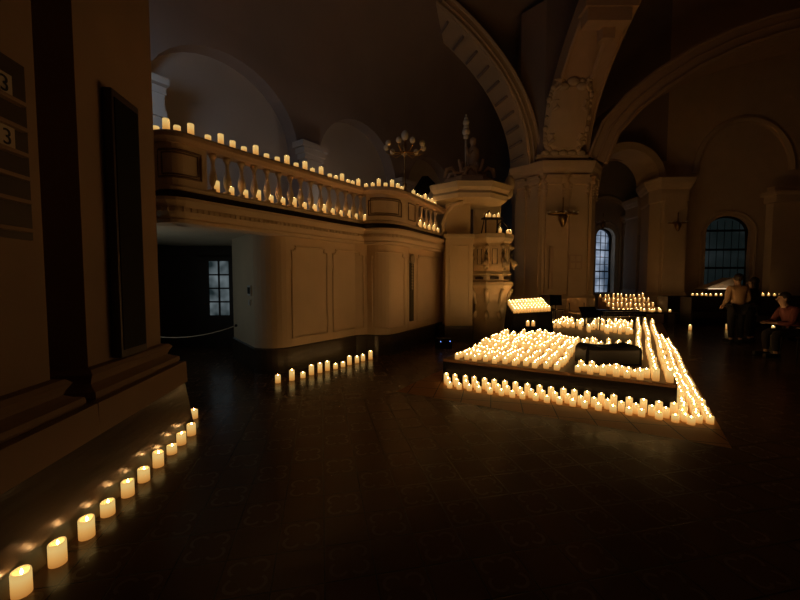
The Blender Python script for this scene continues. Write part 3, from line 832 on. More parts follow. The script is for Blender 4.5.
for sgn in (-1, 1):
    for (xx, yy) in ((.62, -.25), (.5, .2), (.15, -.4)):
        p = Vector((ccx + sgn * xx, yy - .1, 4.1))
        bm = bmesh.new(); tube(bm, [p, p + Vector((-sgn * .05, 0, .2)), p + Vector((-sgn * .17, 0, .24)), p + Vector((-sgn * .24, 0, .14)), p + Vector((-sgn * .38, 0, .12)), p + Vector((-sgn * .45, 0, .4))], [.05, .055, .05, .04, .045, .03], 8)
        link('crown_scroll', bm, M['stone'], pu, True)
bm = bmesh.new()
fx = ccx
lathe(bm, [(.2, 4.12), (.16, 4.2), (.10, 4.3), (.13, 4.5), (.17, 4.72), (.15, 4.86), (.07, 4.94), (.055, 4.98), (.085, 5.06), (.08, 5.14), (.0, 5.2)], 14, (fx + .12, -.1, 0))
tube(bm, [(fx + .1, -.2, 4.8), (fx - .03, -.22, 4.7), (fx - .07, -.22, 4.9)], [.06, .05, .035], 8)
link('crowning_figure', bm, M['stone'], pu, True)
bm = bmesh.new(); tube(bm, [(fx - .08, -.22, 4.1), (fx - .08, -.22, 5.2)], .025, 8)
for z, r in ((5.15, .07), (5.27, .10), (5.38, .07), (5.5, .085), (5.6, .05), (5.68, .03)): ball(bm, (fx - .08, -.22, z), r, u=10, v=8)
link('staff', bm, M['globe'], pu, True)
bm = bmesh.new(); ball(bm, (ccx + 1.03, -.25, 3.95), .16, .8, .6, 1.5, 10, 8); ball(bm, (ccx + .98, -.32, 3.72), .12, 1.0, .7, 1.2, 10, 8); link('corner_ornament', bm, M['pulpit'], pu, True)
bm = bmesh.new(); box(bm, (0, -.16, 3.125), (.5, .22, .03), .1); tube(bm, [(-.15, -.12, 2.72), (-.15, -.12, 3.12)], .02, 6); tube(bm, [(.15, -.1, 2.72), (.15, -.1, 3.12)], .02, 6); link('candle_shelf', bm, M['walnut'], pu)
bm = bmesh.new(); tube(bm, [(.05, -.4, 2.72), (.1, -.42, 2.95), (.18, -.42, 3.02), (.40, -.3, 2.86), (.5, -.1, 2.74)], .014, 6); link('lamp_arm', bm, M['iron'], pu, True); bm = bmesh.new(); tube(bm, [(-.3, -.3, 2.72), (-.22, -.35, 3.2), (-.1, -.3, 3.3)], .014, 6); link('lamp_arm', bm, M['iron'], pu, True)

# ------------------------------------------------------------------ candles
def flame(bm, h, at=(0, 0, 0)):
    lathe(bm, [(0, h - .012), (.0055, h - .004), (.0045, h + .004), (0, h + .013)], 5, at, mi=1)
def candle_mesh(name, r, h, seg, wavy=0.0, seed=0):
    bm = bmesh.new(); uv = bm.loops.layers.uv.new('UVMap'); rnd = random.Random(seed)
    ph, ph2 = rnd.random() * 6, rnd.random() * 6
    wob = (lambda a: wavy * (math.sin(a + ph) + .5 * math.sin(2 * a + ph2))) if wavy else None
    lathe(bm, cprof(r, h, wavy > 0), seg, uv=uv, h=h, wob=wob)
    if not wavy: flame(bm, h)
    me = bpy.data.meshes.new(name); bm.to_mesh(me); bm.free(); me.materials.append(M['wax']); me.materials.append(M['flame'])
    return me
def cprof(r, h, fine=False):
    if fine: return [(r, 0), (r * 1.01, h * .2), (r, h * .5), (r, h * .93), (r * .96, h * .985), (r * .9, h), (r * .8, h * .99), (r * .72, h - .012), (r * .3, h - .018), (0, h - .016)]
    return [(r, 0), (r, h * .5), (r, h * .95), (r * .92, h), (r * .65, h - .006), (0, h - .012)]
R = 0.037
MS = {k: candle_mesh('candle', R, h, 10) for k, h in (('s', .082), ('m', .112), ('t', .150))}
MSB = {k: candle_mesh('candle', .040, h, 10) for k, h in (('s', .085), ('m', .118), ('t', .158))}
count = 0
def candle(me, loc, label, group):
    global count
    o = bpy.data.objects.new('candle', me); COL.objects.link(o)
    o.location = loc; o.rotation_euler = (0, 0, random.random() * 6)
    tag(o, label, 'candle', group); count += 1
    return o
# along the pier
row = [(22, 598, .135), (58, 567, .14), (87, 540, .135), (108, 517, .105), (128, 497.5, .125), (144, 482.5, .115), (158.5, 467.5, .14), (172, 454.5, .09), (181.5, 445, .125), (191.5, 435.5, .13), (194, 418.5, .115)]
for i, (px, py, h) in enumerate(row):
    p = G(px, py - (py - 400) / 45, 0); h *= .88
    t = thing('candle', '%s lit candle from the near end of the row along the pier foot' % ORD[i + 1], 'candle', (p.x, p.y, 0), 0, 'candles along the foot of the stone pier')
    o = bpy.data.objects.new('wax_body', candle_mesh('wax_body', .040, h, 24, .0035, i)); COL.objects.link(o); o.parent = t
    bm = bmesh.new(); lathe(bm, [(.002, h - .018), (.0055, h - .008), (.0045, h + .002), (0, h + .012)], 8, (.004, 0, 0)); link('flame_tip', bm, M['flame'], t, True)
    count += 1
# along the gallery wall foot
row = [(278, 382, 'm'), (292, 379.5, 't'), (303, 377, 's'), (311.5, 374, 't'), (320, 371.8, 't'), (327.5, 369.8, 't'), (335.6, 368, 's'), (343, 366, 's'), (349.5, 364, 't'), (357, 362, 'm'), (363, 360.2, 'm'), (370.5, 358.4, 't')]
for i, (px, py, k) in enumerate(row):
    p = G(px, py + 0.6, 0); candle(MSB[k], (p.x, p.y, 0), '%s lit candle counted from the passage, on the floor under the gallery wall' % ORD[i + 1], 'candles at the foot of the gallery wall')
# on the handrail
row = [(159.5, 's'), (169.5, 't'), (182, 's'), (196.5, 't'), (213, 's'), (225.5, 't'), (237, 'm'), (248, 's'), (259.5, 't'), (270, 's'), (280.5, 's'), (290, 't'), (299, 's'), (307.7, 't'), (315, 's'), (323.5, 't'), (332, 's'), (338, 's'), (344, 't'), (350, 's'), (354.5, 's'), (360, 't'), (365.8, 's'), (372.5, 's'), (379, 't'), (386, 's'), (393, 't'), (399, 'm'), (403, 's'), (414.5, 'm'), (418.6, 's'), (422, 's'), (426, 't'), (429, 's'), (432.5, 'm'), (435.5, 's')]
for i, (px, k) in enumerate(row):
    q, e, n_ = BP.at(BP.px(px), -0.03); candle(MSB[k], (q.x, q.y, RZ), '%s lit candle from the pier side on the gallery handrail' % ORD[i + 1], 'candles on the gallery handrail')
# between the balusters
row = [225, 239, 252.5, 265, 277, 288.5, 299.5, 309.5, 319.5, 328.5, 337, 345, 352.7, 359.7]
row = [p - 4.0 * max(.45, (400 - p) / 180) for p in row] + [364.9 - .5]
row2 = [421.7, 426.2, 430.7, 435.2, 439.3]
for i, px in enumerate(row + row2):
    q, e, n_ = BP.at(BP.px(px), -0.05)
    candle(MSB['m'] if i % 3 else MSB['t'], (q.x, q.y, 2.746), '%s lit candle from the pier side, low between the gallery balusters' % ORD[i + 1], 'candles between the gallery balusters')
# pulpit rim
for i, a in enumerate((285, 315, 345)):
    q = (PCX + .50 * math.cos(math.radians(a)), PCY + .50 * math.sin(math.radians(a)))
    candle(MS['s' if i % 2 else 'm'], (q[0], q[1], 2.721), '%s lit candle from the stair side on the pulpit rim' % ORD[i + 1], 'candles on the pulpit rim')

for i, (x, y) in enumerate(((-.16, -.20), (-.06, -.16), (.06, -.14), (.17, -.13))):
    candle(MS['m' if i % 2 else 's'], (PCX + x, PCY + y, 3.141), '%s lit candle from the stair side on the shelf under the pulpit canopy' % ORD[i + 1], 'candles on the pulpit shelf')
# ------------------------------------------------------------------ stage
SZ = 0.35
SA, SB = G(443, 358.7, SZ), G(677.5, 384.8, SZ)
EU = Vector((SB.x - SA.x, SB.y - SA.y)); SWD = EU.length; EU.normalize()
EV = Vector((0.54, 0.842)).normalized(); SLN = 7.2
def ST_(u, v, z=SZ): return Vector((SA.x + EU.x * u + EV.x * v, SA.y + EU.y * u + EV.y * v, z))
stg = thing('concert_stage', 'low black concert stage covered with rows of lit candles', 'stage', ST_(SWD / 2, SLN / 2, 0))
off = ST_(SWD / 2, SLN / 2, 0)
def quad_prism(bm, pts, z0, z1):
    a = [bm.verts.new((p.x - off.x, p.y - off.y, z0)) for p in pts]; b = [bm.verts.new((p.x - off.x, p.y - off.y, z1)) for p in pts]
    bm.faces.new(a[::-1]); bm.faces.new(b)
    for i in range(len(pts)): j = (i + 1) % len(pts); bm.faces.new((a[i], a[j], b[j], b[i]))
bm = bmesh.new(); quad_prism(bm, [ST_(0, 0), ST_(SWD, 0), ST_(SWD, SLN), ST_(0, SLN)], SZ - .04, SZ - .001); link('deck', bm, M['deck'], stg)
th = .03
for nm, q in (('front_skirt', ((0, 0), (SWD, 0), (SWD, th), (0, th))), ('side_skirt', ((SWD - th, th), (SWD, th), (SWD, SLN), (SWD - th, SLN))), ('side_skirt', ((0, th), (th, th), (th, SLN), (0, SLN))), ('back_skirt', ((th, SLN - th), (SWD - th, SLN - th), (SWD - th, SLN), (th, SLN)))):
    bm = bmesh.new(); quad_prism(bm, [ST_(u, v) for u, v in q], 0, SZ - .04); link(nm, bm, M['black'], stg)

def jit(a): return random.uniform(-a, a)
bulk = []                               # (x, y, z, r, h)
HK = {'s': .082, 'm': .112, 't': .150}
# floor rows before the stage: tall at the back, short at the front
for rnum, (v, k, nm) in enumerate(((-.07, 't', 'tall'), (-.165, 'm', 'mid-height'), (-.26, 's', 'short'))):
    n = 20
    for i in range(n):
        u = .09 + i * (SWD - .12) / (n - 1) * 1.0 + rnum * .07 + jit(.012)
        p = ST_(u, v + jit(.012), 0)
        candle(MS[k], p, '%s lit candle from the pulpit end, %s row on the floor before the stage' % (ORD[i + 1], ('innermost tall', 'middle', 'outer short')[rnum]), 'candles on the floor before the stage')
# right side of the stage, floor
for c, u in enumerate((SWD + .065, SWD + .165, SWD + .265)):
    n = 64
    for i in range(n):
        v = -.2 + i * .108 + c * .03
        if c == 2 and v > 6: continue
        kk = random.choice('smt') if c == 0 else random.choice('sm')
        p = ST_(u + .015 * math.sin(v * 1.5 + c) + jit(.008), v, 0)
        if i < 8: candle(MS[kk], p, '%s lit candle from the near corner, %s row beside the stage' % (ORD[i + 1], ('inner', 'middle', 'outer')[c]), 'candles on the floor beside the stage')
        else: bulk.append((p.x, p.y, 0, R, HK[kk]))
# on stage, right-hand columns
for c, u in enumerate((SWD - .37, SWD - .22, SWD - .07)):
    for i in range(66):
        v = .09 + i * .108
        if c == 0 and v < 1.35: continue
        if v > SLN - .1: continue
        kk = random.choice('smt')
        p = ST_(u + .012 * math.sin(v * 1.7 + c) + jit(.008), v)
        if i < 4 and c > 0: candle(MS[kk], p, '%s lit candle from the stage front, %s of the long side columns' % (ORD[i + 1], ('', 'second from the edge', 'outermost')[c]), 'candles along the side edge of the stage')
        else: bulk.append((p.x, p.y, SZ, R, HK[kk]))
# front strip and the dense block
def vmax(u):
    if u < .83: return 2.55 + .9 * u
    if u < 1.45: return 3.3 - .9 * (u - .83)
    if u < 1.72: return 2.7 - (u - 1.45) * 4.0
    return 0.0
cols = [.19 + .140 * i for i in range(12)]
for ci, u in enumerate(cols):
    vm = vmax(u); j = 0; v = .075 + (ci % 2) * .05
    while v < vm:
        kk = 's' if j == 0 else random.choice('sssmm' if v < 1.0 else 'smmt')
        p = ST_(u + jit(.014) + .02 * math.sin(v * 2), v + jit(.012))
        if j < 5: candle(MS[kk], p, '%s lit candle from the front edge, %s line from the pulpit end of the stage' % (ORD[j + 1], ORD[ci + 1]), 'candles massed on the front of the stage')
        else: bulk.append((p.x, p.y, SZ, R, HK[kk]))
        j += 1; v += .118 + jit(.008)
for rI, v in enumerate((.08, .19, .30)):
    for i in range(6):
        u = 1.86 + i * .135 + (rI % 2) * .06 + jit(.015)
        kk = random.choice('sm')
        candle(MS[kk], ST_(u, v + jit(.02)), '%s lit candle in row %s before the black floor monitor' % (ORD[i + 1], ('one', 'two', 'three')[rI]), 'candles before the floor monitor')
for v in (1.62, 1.8, 1.98, 2.16, 2.34, 2.52):
    for i in range(7):
        if random.random() < .1: continue
        p = ST_(1.55 + i * .135 + jit(.03), v + jit(.03)); bulk.append((p.x, p.y, SZ, R, HK[random.choice('mmt')]))
for (u0, u1, v0, v1, n) in ((.55, 1.35, 4.7, 6.3, 46), (1.5, 2.42, 4.2, 6.4, 70)):
    tries = []
    while len(tries) < n:
        u, v = random.uniform(u0, u1), random.uniform(v0, v1)
        if all((u - a) ** 2 + (v - b) ** 2 > .0066 for a, b in tries): tries.append((u, v))
    for u, v in tries:
        p = ST_(u, v); bulk.append((p.x, p.y, SZ, R, HK[random.choice('mtt')]))

# ------------------------------------------------------------------ black draped box with candles
bx = Vector((3.06, 8.80)); 
db = thing('draped_box', 'black draped box on the stage corner with candle rows on top', 'box', (bx.x, bx.y, SZ), -0.10)
BW, BD, BH = .86, .80, .42
bm = bmesh.new()
lo = [(-BW / 2 - .06, -BD / 2 - .05), (BW / 2 + .03, -BD / 2 - .05), (BW / 2 + .03, BD / 2), (-BW / 2 - .06, BD / 2)]; hi = [(-BW / 2, -BD / 2), (BW / 2, -BD / 2), (BW / 2, BD / 2), (-BW / 2, BD / 2)]
a = [bm.verts.new((x, y, 0)) for x, y in lo]; b = [bm.verts.new((x, y, BH + (.16 if y > 0 else 0) + .06 * (x / BW + .5))) for x, y in hi]
bm.faces.new(a[::-1]); bm.faces.new(b)
for i in range(4): bm.faces.new((a[i], a[(i + 1) % 4], b[(i + 1) % 4], b[i]))
link('drape', bm, M['black'], db)
bm = bmesh.new(); box(bm, (-.06, -BD / 2 - .10, .155), (.34, .16, .02)); link('front_shelf', bm, M['black'], db)
cr, sr_ = math.cos(-.10), math.sin(-.10)
for iy in range(5):
    for ix in range(11):
        x, y = -BW / 2 + .05 + ix * .076, -BD / 2 + .07 + iy * .165
        bulk.append((bx.x + x * cr - y * sr_, bx.y + x * sr_ + y * cr, SZ + BH + .16 * (y + BD / 2) / BD + .06 * (x / BW + .5) - .002, R, .11 if iy < 3 else .13))
for i, x in enumerate((-.13, -.01)):
    y = -BD / 2 - .12
    candle(MS['m'], (bx.x + x * cr - y * sr_, bx.y + x * sr_ + y * cr, SZ + .166), '%s of two lit candles on the front of the black draped box' % ('first', 'second')[i], 'pair of candles on the draped box')

# ------------------------------------------------------------------ floor monitor
mo = G(614.5, 366, SZ)
fm = thing('floor_monitor', 'black floor monitor with rounded ends among the stage candles', 'speaker', (mo.x, mo.y + .18, SZ))
bm = bmesh.new()
prof = []
Wm, Hm = .395, .28
for k in range(7): t = PI / 2 * k / 6; prof.append((Wm - .09 + .09 * math.cos(t), Hm - .09 + .09 * math.sin(t)))
for k in range(1, 8): x = (Wm - .09) * (1 - 2 * k / 8); prof.append((x, Hm - .035 * math.sin(PI * k / 8)))
for k in range(7): t = PI / 2 + PI / 2 * k / 6; prof.append((-Wm + .09 + .09 * math.cos(t), Hm - .09 + .09 * math.sin(t)))
prof += [(-Wm, 0), (Wm, 0)]
fr = [bm.verts.new((x, -.16, z)) for x, z in prof]; bk = [bm.verts.new((x, .16, z)) for x, z in prof]
bm.faces.new(fr); bm.faces.new(bk[::-1])
for i in range(len(prof)): j = (i + 1) % len(prof); bm.faces.new((fr[i], fr[j], bk[j], bk[i]))
link('cabinet', bm, M['black'], fm)
bm = bmesh.new(); box(bm, (0, -.166, .12), (.7, .01, .19)); link('grille', bm, M['ink'], fm)

# ------------------------------------------------------------------ players' furniture
def chair(name, label, loc, rz, matl, k=1.0):
    t = thing(name, label, 'chair', loc, rz)
    bm = bmesh.new(); box(bm, (0, 0, .43 * k), (.42, .40, .035), bev=.012); link('seat', bm, matl, t)
    bm = bmesh.new(); g = []
    for i in range(9):
        x = -.24 + .06 * i; y = .20 - .05 * (1 - (x / .24) ** 2) * -1
        g.append((x, y))
    A = [[bm.verts.new((x, y + d, z)) for x, y in g] for d, z in ((0, .50 * k), (0.02, .84 * k), (.035, .84 * k), (.015, .50 * k))]
    for r in range(4):
        for i in range(8): bm.faces.new((A[r][i], A[r][i + 1], A[(r + 1) % 4][i + 1], A[(r + 1) % 4][i]))
    link('backrest', bm, matl, t)
    for sx in (-1, 1):
        for sy in (-1, 1):
            bm = bmesh.new(); tube(bm, [(.20 * sx, .19 * sy, 0), (.185 * sx, .17 * sy, .42 * k)] + ([(.19 * sx, .21, .70 * k)] if sy > 0 else []), .011, 8); link('leg', bm, M['iron'], t)
    return t
cp = D(580, 327, 9.3)
chair('chair', 'pale wooden backed chair among the candles on the stage', (cp.x, cp.y, SZ), 0.0, M['ply'], .88)
cp2 = D(556, 327, 9.7)
chair('chair', 'dark chair beside the draped box, half lost in shadow on the stage', (cp2.x - .05, cp2.y + .1, SZ), 0.5, M['walnut'], .95)
def music_stand(label, loc, rz, dw=.27, dz=0.0):
    t = thing('music_stand', label, 'music stand', loc, rz)
    bm = bmesh.new(); tube(bm, [(0, 0, .12), (0, 0, .66 + dz)], .012, 8); link('pole', bm, M['iron'], t)
    for k in range(3):
        a = 2 * PI * k / 3; bm = bmesh.new(); tube(bm, [(0, 0, .16), (.22 * math.cos(a), .22 * math.sin(a), .008)], .009, 6); link('leg', bm, M['iron'], t)
    bm = bmesh.new(); box(bm, (0, 0, .70 + dz), (dw, .012, .28), rx=-0.5); box(bm, (0, -.07, .58 + dz), (dw, .05, .012)); link('desk', bm, M['black'], t)
    return t
m1 = D(550, 328, 9.25); music_stand('black music stand directly beside the draped box', (m1.x + .13, m1.y, SZ), -.3)
m2 = D(590, 328, 9.0); music_stand('low black music stand before the pale chair', (m2.x - .12, m2.y - .15, SZ), .2, .44, -.27)
kp = D(620, 331, 8.75)
kb = thing('digital_piano', 'black digital piano on four legs in the middle of the stage', 'piano', (kp.x, kp.y, SZ), 0.05)
bm = bmesh.new(); box(bm, (0, 0, .40), (1.05, .32, .12), bev=.015); link('case', bm, M['gloss'], kb)
bm = bmesh.new(); box(bm, (0, .11, .475), (1.0, .09, .03)); link('lid', bm, M['gloss'], kb)
bm = bmesh.new(); box(bm, (0, -.07, .464), (.9, .13, .006)); link('keyboard', bm, M['white'], kb)
for sx in (-.42, .42):
    for sy in (-.12, .12):
        bm = bmesh.new(); tube(bm, [(sx, sy, 0), (sx, sy, .345)], .02, 8); link('leg', bm, M['black'], kb)
bp_ = D(592, 330, 9.6)
bn = thing('bench', 'long low black bench behind the music stands', 'bench', (bp_.x + .26, bp_.y + .05, SZ), -.05)
bm = bmesh.new(); box(bm, (0, 0, .31), (.85, .3, .06), bev=.012); link('seat', bm, M['black'], bn)
for sx in (-.36, .36):
    for sy in (-.11, .11):
        bm = bmesh.new(); tube(bm, [(sx, sy, 0), (sx, sy, .285)], .016, 8); link('leg', bm, M['iron'], bn)

pb = G(444, 349, 0)
pw = thing('power_box', 'small black power box with blue lights on the floor by the pulpit', 'power box', (pb.x, pb.y + .1, 0), .2)
bm = bmesh.new(); box(bm, (0, 0, .12), (.34, .2, .24), bev=.015); link('case', bm, M['gloss'], pw)
bm = bmesh.new(); tube(bm, [(-.1, 0, .24), (-.1, 0, .28), (.1, 0, .28), (.1, 0, .24)], .01, 6); link('handle', bm, M['iron'], pw)
for x in (-.10, .12):
    bm = bmesh.new(); ball(bm, (x, -.102, .17), .008, u=8, v=6); link('indicator_light', bm, M['blue_led'], pw)

# ------------------------------------------------------------------ gallery loudspeaker, candelabrum
gq = D(424, 183, 9.4)
gs = thing('gallery_speaker', 'black loudspeaker tilted behind the gallery handrail near the pulpit', 'speaker', (gq.x, gq.y, 2.67), .5)
bm = bmesh.new(); tube(bm, [(0, 0, .01), (0, 0, 1.0)], .02, 8); lathe(bm, [(.2, 0), (.2, .02), (.03, .04)], 12); link('stand', bm, M['iron'], gs)
bm = bmesh.new(); box(bm, (0, 0, 1.2), (.30, .28, .46), bev=.03, ry=.55, rx=.2); link('cabinet', bm, M['black'], gs)

q, e, n_ = BP.at(BP.px(406.5), -0.04)
cz = RZ
cd = thing('candelabrum', 'brass globe lamp with a ring of opal bulbs on the gallery handrail', 'lamp', (q.x, q.y, cz))
bm = bmesh.new(); lathe(bm, [(.075, 0), (.075, .02), (.04, .04), (.03, .10), (.05, .14), (.03, .18), (.014, .22), (.014, .80), (.03, .82), (.05, .86), (.03, .90), (.06, .95), (.03, 1.0), (.02, 1.06), (.035, 1.08), (.0, 1.09)], 12); link('stem', bm, M['brass'], cd, True)
for k in range(9):
    a = 2 * PI * k / 9 + .2; rr = .40; ca, sa_ = math.cos(a), math.sin(a)
    bm = bmesh.new(); tube(bm, [(0, 0, .86), (ca * .12, sa_ * .12, .80), (ca * .28, sa_ * .28, .78), (ca * rr, sa_ * rr, .84), (ca * rr, sa_ * rr, .89)], .011, 6); arm = link('lamp_arm', bm, M['brass'], cd, True)
    bm = bmesh.new(); ball(bm, (ca * rr, sa_ * rr, .94), .058, 1, 1, 1.1); link('bulb', bm, M['globe'], arm, True)
bm = bmesh.new(); ball(bm, (0, 0, 1.17), .078, 1, 1, 1.35); link('top_bulb', bm, M['globe'], cd, True)


def sconce(label, c, w, group=None):
    t = thing('wall_sconce', label, 'sconce', c, 0, group)
    bm = bmesh.new(); tube(bm, [(0, .3, .0), (0, 0, .0), (0, 0, .55 * w)], .03 * w, 8); lathe(bm, [(.0, -.45 * w), (.06 * w, -.4 * w), (.12 * w, -.25 * w), (.16 * w, -.1 * w), (.1 * w, 0), (.04 * w, .06 * w)], 10); link('body', bm, M['brass'], t, True)
    bm = bmesh.new(); ring = [(math.cos(2 * PI * k / 20) * .5 * w, math.sin(2 * PI * k / 20) * .2 * w, 0) for k in range(20)]; tube(bm, ring, .022 * w, 6, True)
    for k in range(0, 20, 4): tube(bm, [(0, 0, .1 * w), ring[k]], .012 * w, 5)
    link('ring', bm, M['brass'], t)
    for k in range(10):
        bm = bmesh.new(); a = 2 * PI * (k + .5) / 10; ball(bm, (math.cos(a) * .5 * w, math.sin(a) * .2 * w, .06 * w), .045 * w, u=8, v=6); link('bulb', bm, M['globe'], t)
    return t
sconce('broad brass sconce with many bulbs on the front of the great pier', D(563, 214, 12.66), 1.0)
sconce('small brass sconce above the narrow bright window', D(603, 222, 17.8), .75)
sconce('brass sconce on the front of the second pier, beside the dark window', D(678, 223, 14.7), .75)
sconce('faint brass sconce on the far pier behind the second pier', D(645, 236, 18.1), .6)
# thin board and dark slot on the great pier
bm = bmesh.new(); c = D(551, 268, 12.85); box(bm, (c.x, c.y, c.z), (.14, .05, 1.45), bev=.02); o = link('pier_panel', bm, M['stone']); tag(o, 'tall narrow slot panel on the great pier under the sconce', 'panel')
c = D(575.5, 262, 12.86)
t = thing('notice_board', 'small pale notice board on the great pier', 'board', c)
bm = bmesh.new(); box(bm, (0, .0, 0), (.46, .03, .5)); link('board', bm, M['stone'], t)
for sx in (-.1, .1):
    for sz in (-.12, .12):
        bm = bmesh.new(); box(bm, (sx, -.018, sz), (.15, .008, .18)); link('notice', bm, M['plaster'], t)

# ------------------------------------------------------------------ far candles, ledge, pews
led = D(740, 296, 13.7)
lg = thing('ledge_table', 'long dark table with a row of candles under the dark window', 'table', (13.0, 13.9, 0))
bm = bmesh.new(); box(bm, (0, 0, .93), (6.4, .4, .05)); link('tabletop', bm, M['walnut'], lg)
bm = bmesh.new(); box(bm, (0, .1, .45), (6.2, .05, .90)); link('modesty_panel', bm, M['walnut'], lg)
for sx in (-3.05, 0, 3.05):
    bm = bmesh.new(); box(bm, (sx, 0, .452), (.07, .36, .904)); link('leg', bm, M['walnut'], lg)
xs = [692.5, 697, 702, 706, 710.5, 716, 721, 726, 757.5, 763, 768.5, 774.5, 780, 786]
for i, px in enumerate(xs):
    p = D(px, 296, 13.85); candle(MS['s'], (p.x, 13.85, .956), '%s lit candle from the window pier on the long dark table' % ORD[i + 1], 'candles on the long dark table')
def pew(label, loc, L, rz):
    t = thing('pew', label, 'pew', loc, rz)
    bm = bmesh.new(); box(bm, (0, .0, .58), (L, .05, .72)); link('backrest', bm, M['walnut'], t)
    bm = bmesh.new(); box(bm, (0, -.22, .44), (L, .42, .04)); link('seat', bm, M['walnut'], t)
    bm = bmesh.new(); box(bm, (0, .0, .955), (L + .04, .09, .035)); link('top_rail', bm, M['walnut'], t)
    for s in (-1, 1):
        bm = bmesh.new(); box(bm, (s * (L / 2 + .02), -.16, .48), (.05, .5, .96)); link('end_panel', bm, M['walnut'], t)
    return t
pew('long dark pew nearest the dark window', (12.4, 12.9, 0), 5.0, 0)
pew('dark pew standing in front of the pew by the window', (12.9, 11.7, 0), 4.2, 0)
pew('short dark pew next to the tiered candle steps', (10.40, 13.6, 0), 1.6, 0)
# tiered steps with candles
ts = thing('candle_steps', 'stepped dark stand filled with tiny candles behind the stage', 'stand', (8.62, 13.9, 0))
for k in range(4):
    bm = bmesh.new(); box(bm, (0, -.45 + .3 * k, (.40 + .16 * k) / 2), (1.8 - .04 * k, .3, .40 + .16 * k)); link('step', bm, M['stone'], ts)
    for i in range(11):
        bulk.append((8.62 - .82 + i * .163 + jit(.03), 13.9 - .45 + .3 * k, .40 + .16 * k - .001, .03, random.choice((.1, .14))))
lb = thing('low_bench', 'low dark bench holding five small candles beside the steps', 'bench', (8.35, 12.2, 0))
bm = bmesh.new(); box(bm, (0, 0, .47), (1.5, .34, .05)); link('seat', bm, M['walnut'], lb)
for sx in (-.65, .65): 
    bm = bmesh.new(); box(bm, (sx, 0, .22), (.06, .3, .445)); link('leg', bm, M['walnut'], lb)
for i in range(5):
    candle(MS['s'], (7.85 + i * .26 + jit(.04), 12.2, .496), '%s lit candle from the steps on the low dark bench' % ORD[i + 1], 'candles on the low bench')
for i, (px, py, lab) in enumerate(((690, 326, 'lone lit candle on the dark floor nearest the stage side'), (727, 325, 'faint lone lit candle on the floor below the person in tan'), (773, 327, 'lone lit candle on the floor before the seated person'))):
    p = G(px, py + 4, 0); p = p if i else p
    candle(MSB['t'], (p.x, p.y, 0), lab, None)
# pale sloping book rest
br = D(719, 290, 14.5)
t = thing('reading_desk', 'pale sloping reading desk in front of the dark window', 'desk', (br.x, br.y, 0), 0)
bm = bmesh.new()
pr = [(-.62, 1.20), (.50, 1.64), (.62, 1.60), (.62, 1.20)]
a = [bm.verts.new((x, -.04, z)) for x, z in pr]; b = [bm.verts.new((x, .44, z)) for x, z in pr]
bm.faces.new(a); bm.faces.new(b[::-1])
for i in range(4): bm.faces.new((a[i], a[(i + 1) % 4], b[(i + 1) % 4], b[i]))
link('slope', bm, M['paperlit'], t)
bm = bmesh.new(); box(bm, (0, .1, 1.165), (1.26, .6, .07)); link('shelf', bm, M['walnut'], t)
bm = bmesh.new(); box(bm, (-.05, -.17, 1.212), (1.0, .04, .022)); link('light_strip', bm, M['strip'], t)
bm = bmesh.new(); box(bm, (0, .1, .565), (.7, .4, 1.13)); link('pedestal', bm, M['walnut'], t)

# ------------------------------------------------------------------ the mass of further candles
bm = bmesh.new(); uv = bm.loops.layers.uv.new('UVMap')
for (x, y, z, r, h) in bulk:
    lathe(bm, cprof(r, h), 8, (x, y, z), uv=uv, h=h); flame(bm, h, (x, y, z))
# uv of merged lathes uses the local profile height, already written per loop
me = bpy.data.meshes.new('candle_mass'); bm.to_mesh(me); bm.free(); me.materials.append(M['wax']); me.materials.append(M['flame'])
o = bpy.data.objects.new('candle_mass', me); COL.objects.link(o)
tag(o, 'mass of further lit candles filling the stage behind the front rows', 'candles', None, 'stuff')
print('candles', count, 'bulk', len(bulk))

